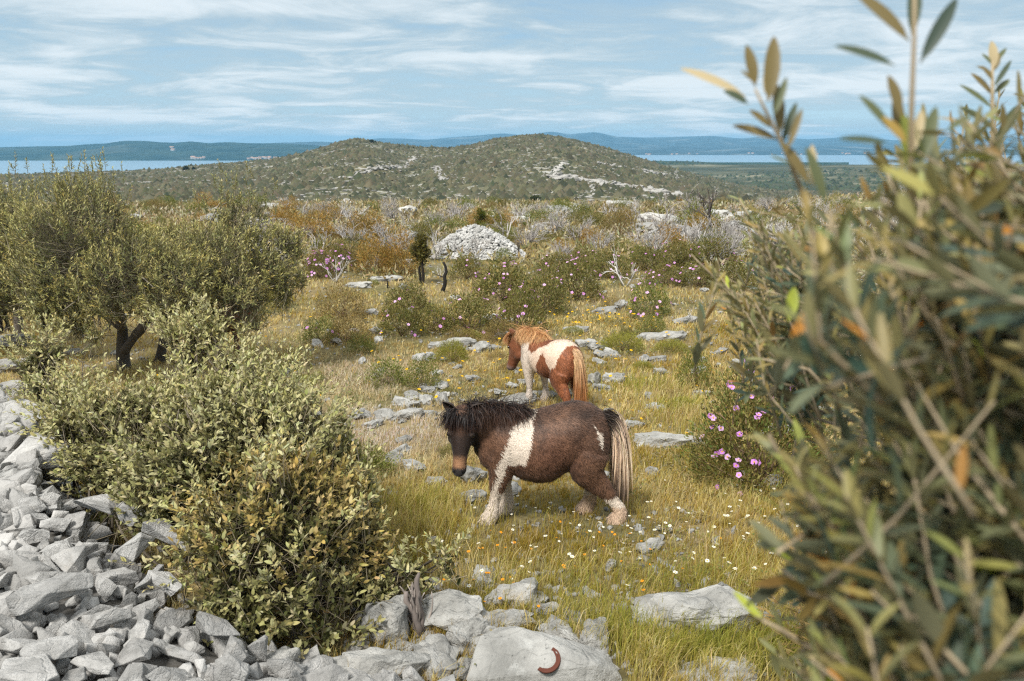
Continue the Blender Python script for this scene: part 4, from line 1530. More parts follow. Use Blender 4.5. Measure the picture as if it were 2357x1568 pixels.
PALE, GREY, DARK = (.50, .475, .45), (.36, .335, .315), (.10, .085, .075)
DEAD = {'bushy': [dead_mesh('dead_bush', 70 + i, 16, .55, PALE if i % 2 else GREY, 3, .019) for i in range(4)],
        'antler': [dead_mesh('dead_bush', 80 + i, 4, .42, PALE, 2, .015) for i in range(3)],
        'tree': [dead_mesh('dead_tree', 90 + i, 3, .28, GREY, 4, .026, 1.0) for i in range(3)],
        'dark': [dead_mesh('dead_tree', 95, 2, .2, DARK, 4, .03, 1.1)]}
for (px, py, hpx, kind, label) in [
    (838, 570, 55, 'antler', 'pale antler shaped dead branch behind the lilac bushes'),
    (773, 650, 62, 'antler', 'whitish forked dead stem in front of the lilac bush'),
    (745, 555, 60, 'tree', 'thin grey leafless stem beside the olive crown'),
    (700, 560, 55, 'bushy', 'grey leafless shrub just right of the olive crown'),
    (1000, 520, 45, 'bushy', 'grey leafless shrub left of the stone dome top'),
    (1050, 500, 40, 'bushy', 'pale leafless scrub behind the stone dome left side'),
    (1440, 660, 100, 'antler', 'tall pale forked dead branch rising from the cistus band'),
    (1540, 562, 78, 'bushy', 'dense silvery dead bush in front of the right stone heap'),
    (1575, 566, 70, 'bushy', 'silvery dead bush right of the dense one'),
    (1640, 560, 122, 'dark', 'dark leafless tree with forked trunk near the olive'),
    (1600, 540, 100, 'tree', 'leafless grey tree left of the dark forked one'),
    (1530, 530, 80, 'tree', 'slim pale dead tree standing left of the leafless pair'),
    (1330, 560, 70, 'bushy', 'tall grey bare scrub right of the stone dome'),
    (1290, 540, 60, 'bushy', 'grey bare scrub close to the stone dome right flank'),
    (1380, 585, 62, 'bushy', 'bare scrub mixed with pink flowers right of the dome'),
    (1460, 570, 62, 'tree', 'thin bare sapling in front of the tall brown bush'),
    (1300, 600, 42, 'bushy', 'low whitish dead scrub in front of the dome right end'),
    (1700, 580, 78, 'tree', 'bare grey tree partly behind the olive twigs'),
    (1205, 510, 40, 'tree', 'thin pale dead trunk behind the small stone heap'),
    (1590, 745, 42, 'antler', 'bleached fallen branch lying near the grey boulder'),
    (860, 625, 38, 'antler', 'grey curved dead branch low in the pale grass'),
    (1195, 600, 50, 'dark', 'small dark dead stem standing before the stone dome'),
    (660, 620, 95, 'tree', 'leaning grey dead stem against the olive crown'),
    (1015, 640, 35, 'antler', 'thin dead twig leaning on the charred stump'),
]:
    p, t = gp(px, py)
    me = DEAD[kind][int(px) % len(DEAD[kind])]
    s = t * hpx / FP * (1.2 if kind != 'antler' else 1.35)
    o = link('dead_bush' if kind in ('bushy', 'antler') else 'dead_tree', me, loc=p, rot=(0, 0, px), scale=(s, s, s))
    tag(o, label, 'dead bush' if kind in ('bushy', 'antler') else 'dead tree')

# ---- the far band of heath, 26 to 118 m: single bushes and bare scrub
r = np.random.default_rng(15)
k = 0
LB = {'cistus': 'low brown green bush in the far heath band, one of many alike', 'rust': 'orange brown juniper bush in the far heath band, one of many alike',
      'brown': 'tawny heath bush in the far band, one of many alike', 'green': 'dark green bush in the far heath band, one of many alike'}
while k < 285:
    y = 27 + 92 * r.uniform(0, 1) ** 1.35
    x = r.uniform(-.6, .66) * y
    if y < 45 and abs(x - cp_[0]) < 3.2 and abs(y - cp_[1]) < 4:
        continue
    u = r.uniform(0, 1)
    kind = 'cistus' if u < .34 else 'rust' if u < .52 else 'brown' if u < .74 else 'green'
    s = r.uniform(.8, 2.0) * (1 + (y - 27) / 220)
    hh = r.uniform(.5, .8)
    o = link({'cistus': 'cistus_bush', 'rust': 'juniper_bush', 'brown': 'heath_bush', 'green': 'green_bush'}[kind], SHR[kind][int(r.integers(0, 3)) % len(SHR[kind])],
             loc=(x, y, float(H(x, y)) - .05), rot=(0, 0, r.uniform(0, 6)), scale=(s, s, s * hh))
    tag(o, LB[kind], 'shrub', 'bushes of the far heath: ' + kind)
    k += 1
for k in range(120):
    y = 27 + 60 * r.uniform(0, 1) ** 1.4
    x = r.uniform(-.32, .62) * y
    s = r.uniform(.9, 2.0)
    kind = 'bushy' if r.uniform() < .7 else 'tree'
    o = link('dead_bush', DEAD[kind][int(r.integers(0, 3))], loc=(x, y, float(H(x, y))), rot=(0, 0, r.uniform(0, 6)), scale=(s, s, s))
    tag(o, 'bare grey scrub bush in the far heath band, one of many alike', 'dead bush', 'bare bushes of the far heath')

# undergrowth of the band and scrub of the hill: uncountable
def scrub_mass():
    r = np.random.default_rng(31)
    ac = Acc()
    n = 60000
    y = 24 + 100 * r.uniform(0, 1, n) ** 1.3
    x = r.uniform(-.66, .72, n) * y
    ok = fbm(x * .25, y * .25, s=81) > -.25
    x, y = x[ok], y[ok]
    n = len(x)
    P = np.stack([x, y, H(x, y)], -1)
    P[:, 2] += r.uniform(0, .35, n) * (.6 + y / 80)
    D = unit(r.normal(0, .7, (n, 3)) + np.array([0, 0, 1]))
    cn = .5 + .5 * fbm(x * .12, y * .12, s=83)
    C = palette([(.17, .17, .075), (.27, .23, .11), (.28, .21, .09), (.42, .37, .26), (.20, .20, .085), (.44, .41, .36)], cn + r.normal(0, .17, n), .2)
    V, pl, CC = leaves(P, D, r.normal(0, 1, (n, 3)), (.16 + y * .0032) * r.uniform(.6, 1.3, n), .05 + y * .0012, C)
    ac.add(V, pl, CC)
    o = link('heath_undergrowth', ac.mesh('heath_undergrowth', M_LEAF))
    tag(o, 'brown and rust coloured undergrowth of the far heath band', 'undergrowth', None, 'stuff')
    # hill
    ac = Acc()
    n = 70000
    y = r.uniform(232, 690, n)
    x = r.uniform(-.78, .62, n) * y
    den = fbm(x / 30, y / 30, s=51) + .5 * fbm(x / 9, y / 9, s=53)
    ok = den > r.uniform(-.75, .5, n)
    x, y, den = x[ok], y[ok], den[ok]
    n = len(x)
    z = H(x, y)
    s = r.uniform(.55, 1.5, n) * np.where(r.uniform(0, 1, n) < .08, 1.7, 1)
    oct_ = np.array([[1, 0, 0], [.3, .95, 0], [-.8, .6, 0], [-.8, -.6, 0], [.3, -.95, 0], [.1, 0, 1]])
    V = oct_[None] * r.uniform(.7, 1.3, (n, 6, 1)) * s[:, None, None] * np.array([1, 1, .95]) + np.stack([x, y, z - .1], -1)[:, None]
    b = np.arange(n)[:, None] * 6
    f = [b + np.array([[i, (i + 1) % 5, 5]]) for i in range(5)]
    C = palette([(.032, .038, .020), (.062, .064, .034), (.110, .100, .058), (.046, .050, .026)], .5 + .5 * den + r.normal(0, .2, n), .2)
    ac.add(V.reshape(-1, 3), f, np.repeat(C, 6, 0))
    o = link('hill_scrub', ac.mesh('hill_scrub', M_LEAF))
    tag(o, 'dark low scrub dotted over the far limestone hill', 'scrub', None, 'stuff')


scrub_mass()

def lowland_trees():
    r = np.random.default_rng(12)
    ac = Acc()
    oct_ = np.array([[1, 0, 0], [.3, .95, 0], [-.8, .6, 0], [-.8, -.6, 0], [.3, -.95, 0], [.1, 0, 1]])
    for nm, pxs, n, sz in (('lowland_hills', (1450, 2500), 2600, 2.6), ('headland_hills', (1380, 1930), 1100, 4.2)):
        for _ in range(n):
            a = ray(r.uniform(*pxs), 400)
            s0 = r.uniform(.12, .99)
            x, y, z = RIDGES[nm](a[0] / a[1], s0)
            if fbm(np.array(x / 60), np.array(y / 60), s=3) < r.uniform(-.5, .3):
                continue
            V = oct_ * r.uniform(.7, 1.3, (6, 1)) * sz * r.uniform(.5, 1.5) + np.array([x, y, z - .3])
            ac.add(V, [np.array([[i, (i + 1) % 5, 5] for i in range(5)])], np.array((.035, .048, .024)) * r.uniform(.6, 1.7))
    o = link('lowland_scrub', ac.mesh('lowland_scrub', M_LEAF))
    tag(o, 'dark trees and scrub scattered over the lowland behind the hill', 'scrub', None, 'stuff')


lowland_trees()

# single trees on the skyline and lower slopes of the hill
PT = shrub_mesh('small_tree', 66, [(.03, .04, .015), (.05, .06, .02)], 700, (.22, .12), .4, 1.0)
for (px, py, h, lab) in ((855, 327, 3.2, 'lone dark tree on the skyline by the left hilltop'), (864, 328, 2.2, 'smaller dark tree right of the lone skyline tree'),
                         (952, 340, 1.8, 'tiny dark tree on the saddle skyline'), (1035, 343, 2.2, 'dark tree low in the saddle of the hill'), (428, 390, 4, 'wide dark tree above the strait at the left'),
                         (446, 390, 3.2, 'round dark tree right of the wide one above the strait'), (1232, 468, 3, 'dark bush tree at the foot of the right hill'), (1068, 340, 2, 'dark shrub tree right end of the saddle')):
    p, t = gp(px, py + 2, 200, 1200)
    o = link('small_tree', PT, loc=p - np.array([0, 0, .4]), rot=(0, 0, px), scale=(h, h, h * .8))
    tag(o, lab, 'tree')

# houses of the far shores
def house_mesh():
    V = np.array([[-.5, -.35, 0], [.5, -.35, 0], [.5, .35, 0], [-.5, .35, 0], [-.5, -.35, .5], [.5, -.35, .5], [.5, .35, .5], [-.5, .35, .5], [-.55, 0, .75], [.55, 0, .75],
                  [-.55, -.4, .48], [.55, -.4, .48], [.55, .4, .48], [-.55, .4, .48]], float)
    F4 = np.array([[0, 1, 5, 4], [1, 2, 6, 5], [2, 3, 7, 6], [3, 0, 4, 7], [10, 11, 9, 8], [12, 13, 8, 9]])
    F3 = np.array([[4, 8, 7], [5, 6, 9]])
    C = np.array([(.42, .41, .40)] * 8 + [(.36, .22, .15)] * 6)
    return np_mesh('house', V, [F4, F3], C, mat_attr('house_paint', .8))


HM = house_mesh()
r = np.random.default_rng(8)
for (nm, pxs, s0, s1, n, size, lab, grp) in (
        ('island_hills', (570, 680), .02, .07, 16, 13, 'tiny white house of the village on the island shore, one of many', 'houses of the island village'),
        ('island_hills', (395, 405), .3, .4, 2, 16, 'tiny white house alone on the island slope, one of a pair', 'houses on the island slope'),
        ('island_hills', (440, 470), .02, .06, 5, 16, 'tiny pale house on the island shore left of the village', 'houses on the island west shore'),
        ('mainland_hills', (1480, 2050), .02, .10, 24, 12, 'tiny pale house of the town on the far mainland shore, one of many', 'houses of the mainland shore')):
    for _ in range(n):
        a = ray(r.uniform(*pxs), 360)
        x, y, z = RIDGES[nm](a[0] / a[1], r.uniform(s0, s1))
        s = size * r.uniform(.7, 1.3)
        o = link('house', HM, loc=(x, y, z - 1), rot=(0, 0, r.uniform(-.6, .6)), scale=(s, s, s * .8))
        tag(o, lab, 'house', grp)
# ================================================================ leafy masses
def lobes3(spec):
    return [(at(px, py, t), r) for (px, py, t, r) in spec]


def shoots(lob, per_m2, r, updir=.35, len_k=(.5, 1.1), keep_bottom=-1.0, inner=.82, thin=None, gaps=None):
    """shoots growing out of a union of rounded lobes: start, direction, length"""
    S, D, L, Q = [], [], [], []
    for i, (c, rad) in enumerate(lob):
        n = int(4 * np.pi * rad * rad * per_m2 * (thin or {}).get(i, 1.0))
        d = unit(r.normal(0, 1, (n, 3)))
        lum = 1 + .34 * fbm(d[:, 0] * 1.7 + i * 5, d[:, 1] * 1.7, d[:, 2] * 1.7, s=i) * 1.6
        tip = c + d * (rad * r.uniform(.80, 1.02, n) * lum)[:, None]
        ok = d[:, 2] > keep_bottom
        for j, (c2, r2) in enumerate(lob):
            if j != i:
                ok &= np.linalg.norm(tip - c2, axis=1) > r2 * inner
        if gaps:
            ok &= fbm(tip[:, 0] * gaps[0], tip[:, 1] * gaps[0], tip[:, 2] * gaps[0], s=77) > gaps[1]
        d, tip = d[ok], tip[ok]
        dd = unit(d * .8 + np.array([0, 0, updir]) + r.normal(0, .32, d.shape))
        ln = r.uniform(*len_k, len(d)) * (.25 + .25 * min(rad, 1.2))
        S.append(tip - dd * ln[:, None])
        D.append(dd)
        L.append(ln)
        Q.append(np.full(len(d), i))
    return np.concatenate(S), np.concatenate(D), np.concatenate(L), np.concatenate(Q)


def leafy(S, D, L, per, r, leaf_l, leaf_w, spread, tip_cols, old_cols, kind, acc, tw=None, droop=.1, tcol=(.2, .17, .11), tipbias=1.0, lobtint=None, twr=.0025, skew=1.0, yo=.45):
    """opposite leaves along each shoot, young ones at the tip"""
    n = len(S)
    t = ((np.arange(per) + r.uniform(.2, .8, (n, per))) / per) ** skew
    side = unit(np.cross(D, r.normal(0, 1, (n, 3))))
    oth = np.cross(D, side)
    alt = (np.arange(per) % 4) * (np.pi / 2)
    alt = np.where(np.arange(per) % 2, alt + np.pi * .5 * 0 + np.pi, alt)
    ang = alt[None] + r.normal(0, .5, (n, per)) + r.uniform(0, 6.28, (n, 1))
    rad = np.cos(ang)[..., None] * side[:, None] + np.sin(ang)[..., None] * oth[:, None]
    P = S[:, None] + D[:, None] * (L[:, None] * t)[..., None]
    sag = -np.array([0, 0, 1.0]) * (droop * (t ** 2) * L[:, None])[..., None]
    P = P + sag
    LD = unit(D[:, None] * (.55 + .75 * t)[..., None] + rad * spread + r.normal(0, .15, (n, per, 3)))
    LN = unit(D[:, None] * .9 - rad * .5 + np.array([0, 0, .55]) + r.normal(0, .3, (n, per, 3)))
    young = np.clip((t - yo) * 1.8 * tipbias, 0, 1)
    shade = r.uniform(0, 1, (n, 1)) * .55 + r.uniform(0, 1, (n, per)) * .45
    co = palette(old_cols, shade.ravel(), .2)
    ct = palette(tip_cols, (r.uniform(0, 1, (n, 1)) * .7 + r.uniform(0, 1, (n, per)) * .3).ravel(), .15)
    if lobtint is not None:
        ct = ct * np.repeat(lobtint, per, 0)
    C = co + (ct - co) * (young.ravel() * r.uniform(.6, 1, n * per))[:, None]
    ll = leaf_l * r.uniform(.6, 1.25, (n, per)) * (1.05 - .35 * t)
    V, pl, CC = leaves(P.reshape(-1, 3), LD.reshape(-1, 3), LN.reshape(-1, 3), ll.ravel(), ll.ravel() * leaf_w, C, kind, .12)
    acc.add(V, pl, CC)
    if tw is not None:
        # one thin stem per shoot: three-sided
        an = np.arange(3) / 3 * 2 * np.pi
        ring = np.cos(an)[None, :, None] * side[:, None] + np.sin(an)[None, :, None] * oth[:, None]
        e = S + D * L[:, None] - np.array([0, 0, 1.0]) * (droop * L)[:, None]
        a = S - D * (L * .5)[:, None]
        V = np.concatenate([a[:, None] + ring * twr, e[:, None] + ring * twr * .4], 1)
        b = np.arange(n)[:, None] * 6
        f = [b + np.array([[i, (i + 1) % 3, 3 + (i + 1) % 3, 3 + i]]) for i in range(3)]
        tw.add(V.reshape(-1, 3), f, np.array(tcol))


# ---------------------------------------------------------------- big evergreen bush, left foreground
r = np.random.default_rng(44)
BUSH = lobes3([(640, 1235, 4.75, .60), (470, 1090, 5.3, .58), (330, 1045, 6.0, .52), (620, 1065, 5.4, .55), (755, 1278, 4.95, .36), (235, 995, 6.6, .44),
               (470, 965, 6.3, .38), (855, 1360, 4.75, .19), (130, 945, 7.2, .36), (555, 975, 5.8, .48), (430, 830, 6.7, .15), (405, 785, 6.8, .07), (490, 775, 6.7, .07), (455, 790, 6.7, .10), (110, 815, 7.3, .13), (80, 850, 7.3, .16), (695, 985, 5.9, .30),
               (720, 1400, 4.45, .36), (575, 1360, 4.45, .36), (950, 1318, 4.8, .08), (765, 1110, 5.3, .36), (540, 870, 6.6, .20), (640, 930, 6.3, .22), (180, 1000, 6.2, .22), (820, 1195, 5.2, .2), (1030, 1295, 4.85, .05)])
bc = at(600, 1200, 5.0)
bush_root = np.array([bc[0], bc[1], float(H(bc[0], bc[1]))])
th = thing('evergreen_bush', 'large pale leaved evergreen bush spilling over the right side of the stone heap', 'bush', bush_root)
S, D, L, Q = shoots(BUSH, 400, r, .55, (.45, 1.25), -.42, thin={16: .5, 17: .45, 0: .95}, gaps=(4.2, -.10))
tint = np.ones((len(BUSH), 3))
tint[0] = (1.30, 1.04, .80)
tint[4] = (1.06, 1.0, .94)
acc, tw = Acc(), Acc()
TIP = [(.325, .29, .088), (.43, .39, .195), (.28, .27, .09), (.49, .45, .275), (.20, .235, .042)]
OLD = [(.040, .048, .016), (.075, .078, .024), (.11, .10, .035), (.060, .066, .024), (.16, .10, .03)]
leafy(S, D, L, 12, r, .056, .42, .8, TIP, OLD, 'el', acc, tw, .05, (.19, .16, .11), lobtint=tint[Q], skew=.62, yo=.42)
# inner, older foliage
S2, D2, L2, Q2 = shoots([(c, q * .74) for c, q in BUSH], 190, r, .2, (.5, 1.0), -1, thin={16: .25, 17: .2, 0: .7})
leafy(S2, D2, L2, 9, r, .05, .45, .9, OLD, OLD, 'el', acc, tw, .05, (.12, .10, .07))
# long loose sprays standing out of the bush
SS, SD, SL = [], [], []
for (c, q) in BUSH:
    edge = c[0] > -1.3      # the side towards the meadow carries few sprays
    for _ in range(int((9 + 16 * q) * (.3 if edge else 1))):
        d = unit(r.normal(0, 1, 3) + np.array([-.3 if edge else 0, -.1, .7]))
        if d[2] < -.1:
            continue
        n = int(r.integers(3, 6))
        b0 = c + d * q * r.uniform(.75, .95)
        for _k in range(n):
            SS.append(b0 + r.normal(0, .035, 3))
            SD.append(unit(d * .6 + np.array([0, 0, .55]) + r.normal(0, .28, 3)))
            SL.append(r.uniform(.16, .42) * (.55 if edge else 1))
leafy(np.array(SS), np.array(SD), np.array(SL), 13, r, .05, .40, .75, TIP, TIP, 'el', acc, tw, .12, (.30, .25, .17), skew=.8)
link('foliage', acc.mesh('foliage', M_LEAF, origin=bush_root), th)
for (c, q) in BUSH:
    for _ in range(5):
        e = c + unit(r.normal(0, 1, 3) + np.array([0, 0, .4])) * q * .8
        b0 = bush_root + np.array([r.normal(0, .25) + (c[0] - bush_root[0]) * .5, r.normal(0, .15) + (c[1] - bush_root[1]) * .5, .0])
        b0[2] = float(H(b0[0], b0[1])) - .03
        V, pl = tube(wander(b0, e, 9, .12, r), np.linspace(.013, .003, 9), 4)
        tw.add(V, pl, np.array((.13, .11, .085)) * r.uniform(.7, 1.3))
link('twigs', tw.mesh('twigs', M_BARK, origin=bush_root), th)

# ---------------------------------------------------------------- olive trees on the left
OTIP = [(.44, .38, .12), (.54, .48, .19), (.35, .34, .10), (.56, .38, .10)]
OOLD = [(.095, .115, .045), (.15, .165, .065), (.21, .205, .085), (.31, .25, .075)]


def olive(label, root_px, spec, seed, trunk_r, forks, per=64, sprig=()):
    r = np.random.default_rng(seed)
    base, t = gp(*root_px)
    th = thing('olive_tree', label, 'tree', base)
    lob = lobes3(spec)
    S, D, L, Q = shoots(lob, per * 1.25, r, .75, (.55, 1.1), -.9, .80, gaps=(2.0, -.14))
    acc, tw = Acc(), Acc()
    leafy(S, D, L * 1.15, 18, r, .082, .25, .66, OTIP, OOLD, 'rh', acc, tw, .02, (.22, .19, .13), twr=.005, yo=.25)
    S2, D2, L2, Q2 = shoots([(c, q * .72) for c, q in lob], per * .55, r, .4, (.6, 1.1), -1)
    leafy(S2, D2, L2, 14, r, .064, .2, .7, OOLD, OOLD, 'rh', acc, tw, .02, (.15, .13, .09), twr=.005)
    for (px, py, tt, n, ln) in sprig:      # feathery upright shoots standing out of the crown
        c = at(px, py, tt)
        n *= 2
        s = c + r.normal(0, .22, (n, 3))
        d = unit(np.tile([0, 0, 1.0], (n, 1)) + r.normal(0, .22, (n, 3)))
        leafy(s, d, np.full(n, ln * .8) * r.uniform(.5, 1.1, n), 22, r, .075, .26, .7, OTIP, OOLD, 'rh', acc, tw, .0, (.22, .19, .13), twr=.005)
    link('crown', acc.mesh('crown', M_OLIVE, origin=base), th)
    tr = Acc()
    for (a, b, r0, r1) in forks:
        P0 = base + np.array(a)
        P1 = base + np.array(b)
        V, pl = tube(wander(P0, P1, 10, .045, r), np.linspace(r0, r1, 10) * r.uniform(.88, 1.12, 10), 8)
        tr.add(V, pl, np.array((.115, .100, .085)) * r.uniform(.8, 1.1))
    link('trunk', tr.mesh('trunk', M_BARK, True, origin=base), th)
    for (c, q) in lob:
        for _ in range(4):
            s0 = base + np.array(forks[min(1, len(forks) - 1)][1]) + r.normal(0, .12, 3)
            e = c + unit(r.normal(0, 1, 3)) * q * .75
            V, pl = tube(wander(s0, e, 8, .09, r), np.linspace(.035, .008, 8), 5)
            tw.add(V, pl, np.array((.19, .165, .125)) * r.uniform(.7, 1.3))
    link('branches', tw.mesh('branches', M_BARK, origin=base), th)
    return th


olive('olive tree with a thick grey trunk forking low above the bush', (288, 850),
      [(180, 545, 13, .95), (330, 605, 12.8, .72), (265, 645, 12.5, .62), (150, 620, 12.7, .72), (185, 478, 13.1, .55), (430, 640, 12.6, .55), (235, 600, 13.2, .85), (115, 670, 12.6, .5),
       (375, 685, 12.4, .40), (165, 725, 12.4, .30), (215, 765, 12.3, .16), (250, 470, 13.3, .3), (90, 520, 13.0, .42)], 51, .14,
      [((0, 0, -.1), (.02, .05, .72), .125, .095), ((.02, .05, .68), (-.05, .1, 1.75), .085, .05), ((.0, .0, .30), (.52, -.05, .92), .085, .07), ((.5, -.05, .9), (1.0, .1, 1.3), .07, .04), ((-.02, .05, .7), (-.7, .1, 1.25), .03, .02)],
      sprig=((125, 455, 13, 12, .45), (205, 440, 13.2, 18, .45), (240, 450, 13.1, 10, .4), (90, 465, 13, 8, .4)))
olive('olive tree on the second leaning trunk right of the forked one', (362, 832),
      [(500, 605, 13.3, .78), (570, 540, 13.5, .55), (610, 610, 13.4, .55), (545, 665, 13.1, .66), (470, 690, 13.0, .52), (575, 735, 12.9, .30), (640, 650, 13.3, .34), (535, 480, 13.7, .34), (590, 485, 13.7, .30), (420, 560, 13.5, .45),
       (690, 640, 13.4, .18), (660, 560, 13.5, .34)], 52, .12,
      [((0, 0, -.1), (.22, .1, .75), .10, .085), ((.22, .1, .72), (.75, .15, 1.45), .08, .05), ((.2, .1, .7), (-.1, .2, 1.4), .05, .03), ((.6, .15, 1.2), (1.7, .1, 1.55), .035, .02)],
      sprig=((540, 462, 13.7, 12, .36), (600, 470, 13.7, 10, .34), (500, 520, 13.5, 8, .3)))
olive('olive tree standing furthest left with a dark shaded trunk', (42, 772),
      [(20, 580, 14.5, 1.0), (70, 545, 14.3, .7), (-60, 600, 14.5, 1.0), (55, 640, 14.2, .7), (10, 490, 14.8, .6), (-10, 660, 14.2, .62), (130, 560, 14.4, .6)], 53, .12,
      [((0, 0, -.1), (.05, .0, .8), .10, .08), ((.05, 0, .75), (-.5, .1, 1.6), .07, .04), ((.05, 0, .75), (.5, .1, 1.5), .06, .04)], sprig=((30, 450, 14.6, 8, .4),))

# ---------------------------------------------------------------- the near olive, right foreground
r = np.random.default_rng(71)
root = np.array([2.35, 1.75, float(H(2.35, 1.75))])
th = thing('olive_tree', 'near olive tree filling the right side, its closest twigs out of focus', 'tree', root)
REG = [(2357, 120), (2270, 230), (2190, 260), (2110, 290), (2040, 330), (2010, 420), (1930, 470), (1850, 500), (1790, 520), (1720, 470), (1690, 510), (1740, 570), (1720, 640), (1640, 620),
       (1630, 680), (1720, 750), (1700, 790), (1790, 830), (1900, 850), (1940, 960), (1840, 1050), (1790, 1160), (1880, 1250), (1860, 1330), (1920, 1400), (1990, 1430), (1930, 1480), (1780, 1500), (1800, 1640),
       (2480, 1640), (2480, 60)]
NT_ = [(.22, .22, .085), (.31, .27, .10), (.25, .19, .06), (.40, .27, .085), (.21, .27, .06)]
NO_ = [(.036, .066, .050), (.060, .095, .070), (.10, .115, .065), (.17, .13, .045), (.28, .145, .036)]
tips, roots, lens = [], [], []
acc, tw = Acc(), Acc()


def near_shoot(P, n_pairs, ll, acc, tw, r, rad=.0035, spread=.8, tcol=(.30, .24, .16)):
    """one olive twig along the polyline P with opposite leaves"""
    P = np.asarray(P, float)
    V, pl = tube(P, np.linspace(rad, rad * .45, len(P)), 6)
    tw.add(V, pl, np.array(tcol) * r.uniform(.75, 1.2))
    cum = np.concatenate([[0], np.cumsum(np.linalg.norm(np.diff(P, axis=0), axis=1))])
    T = unit(np.gradient(P, axis=0))
    side0 = unit(np.cross(T[0], r.normal(0, 1, 3)))
    pos, dirs, nor, le, tt = [], [], [], [], []
    for k in range(n_pairs):
        q = (k + .6) / n_pairs
        p = np.array([np.interp(q * cum[-1], cum, P[:, i]) for i in range(3)])
        tg = unit(np.array([np.interp(q * cum[-1], cum, T[:, i]) for i in range(3)]))
        s = unit(side0 - tg * (side0 @ tg))
        o = np.cross(tg, s)
        a = k * np.pi / 2 + r.normal(0, .35)
        v = s * np.cos(a) + o * np.sin(a)
        for sg in (1, -1):
            if r.uniform() < .08:
                continue
            d = unit(tg * (.65 + .6 * q) + v * sg * spread * r.uniform(.6, 1.2) + r.normal(0, .12, 3))
            pos.append(p)
            dirs.append(d)
            nor.append(unit(tg - v * sg * .4 + np.array([0, 0, .4]) + r.normal(0, .25, 3)))
            le.append(ll * r.uniform(.65, 1.15) * (1.05 - .45 * q))
            tt.append(q)
    n = len(pos)
    tt = np.array(tt)
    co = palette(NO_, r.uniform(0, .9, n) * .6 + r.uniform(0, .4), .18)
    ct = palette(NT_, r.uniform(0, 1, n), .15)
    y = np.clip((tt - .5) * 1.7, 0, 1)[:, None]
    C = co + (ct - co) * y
    od = r.uniform(0, 1, n)
    C[od < .012] = (.42, .17, .02)
    C[(od > .012) & (od < .022)] = (.34, .38, .05)
    le = np.array(le)
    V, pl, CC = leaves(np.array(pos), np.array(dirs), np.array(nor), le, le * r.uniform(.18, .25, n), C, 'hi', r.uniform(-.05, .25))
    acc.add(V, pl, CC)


def depth_at(px, py, r):
    lo = np.interp(px, [1600, 1800, 2000, 2300], [1.9, 1.35, .78, .60])
    lo = lo - .6 * float(sstep(850, 1150, py)) * (lo - .62)
    hi = np.interp(px, [1600, 1800, 2000, 2300], [2.5, 2.5, 2.4, 2.3])
    return lo + (hi - lo) * r.uniform() ** 1.9


n = 0
while n < 340:
    px, py = r.uniform(1600, 2480), r.uniform(60, 1640)
    if not bool(inpoly(np.array([px]), np.array([py]), REG)[0]):
        continue
    t = depth_at(px, py, r)
    tip = at(px, py, t)
    back = unit(at(2750, 1250, 1.7) - tip)
    d = unit(-back * .62 + np.array([0, 0, .75]) + r.normal(0, .30, 3))
    ln = r.uniform(.16, .30) * (.8 + .2 * t)
    b = tip - d * ln + back * .05
    mid = (tip + b) / 2 + r.normal(0, .012, 3) - np.array([0, 0, .012])
    P = [b, (b + mid) / 2 + r.normal(0, .004, 3), mid, (mid + tip) / 2 + r.normal(0, .004, 3), tip]
    near_shoot(P, int(r.integers(8, 13)), r.uniform(.045, .062), acc, tw, r, rad=.0028)
    tips.append(b)
    n += 1
for (cnt, bx, by, bt, lf) in ((120, (1840, 2480), (400, 1640), (.50, .80), (.050, .066)), (110, (1650, 1860), (440, 800), (1.45, 2.2), (.050, .066)), (45, (1780, 2000), (1040, 1560), (.62, .95), (.05, .064)), (80, (2030, 2480), (250, 640), (.72, 1.3), (.05, .064))):
    k = 0
    while k < cnt:
        px, py = r.uniform(*bx), r.uniform(*by)
        if not bool(inpoly(np.array([px]), np.array([py]), REG)[0]):
            continue
        t = r.uniform(*bt)
        tip = at(px, py, t)
        d = unit(np.array([-.62, .12, .62]) + r.normal(0, .36, 3))
        ln = r.uniform(.14, .24) * (.75 + .3 * t)
        b = tip - d * ln
        mid = (tip + b) / 2 + r.normal(0, .010, 3) - np.array([0, 0, .010])
        near_shoot([b, (b + mid) / 2, mid, (mid + tip) / 2, tip], int(r.integers(7, 11)), r.uniform(*lf), acc, tw, r, rad=.0022)
        tips.append(b)
        k += 1
# boughs that carry the shoots back to the trunk
tips = np.array(tips)
for k in range(46):
    b = tips[int(r.integers(0, len(tips)))]
    e = np.array([root[0] + r.normal(0, .12), root[1] + r.normal(0, .12), np.clip(b[2] - .5 + r.normal(0, .2), root[2] + .9, .3)])
    V, pl = tube(wander(b, e, 9, .07, r), np.linspace(.004, .014, 9), 6)
    tw.add(V, pl, np.array((.24, .20, .15)) * r.uniform(.7, 1.2))


def hand(px_list, rad, n_pairs, ll, spread=.8):
    P = [at(a, b, t) for a, b, t in px_list]
    near_shoot(P, n_pairs, ll, acc, tw, r, rad, spread)


def one(px0, py0, px1, py1, t, w=.2, col=(.2, .17, .07), up=(0, -.6, .6), tt=None, bend=.1):
    a, b = at(px0, py0, t), at(px1, py1, tt or t)
    ln = np.linalg.norm(b - a)
    V, pl, CC = leaves(a[None], (b - a)[None], np.array([up], float), ln, ln * w, np.array([col]), 'hi', bend)
    acc.add(V, pl, CC)


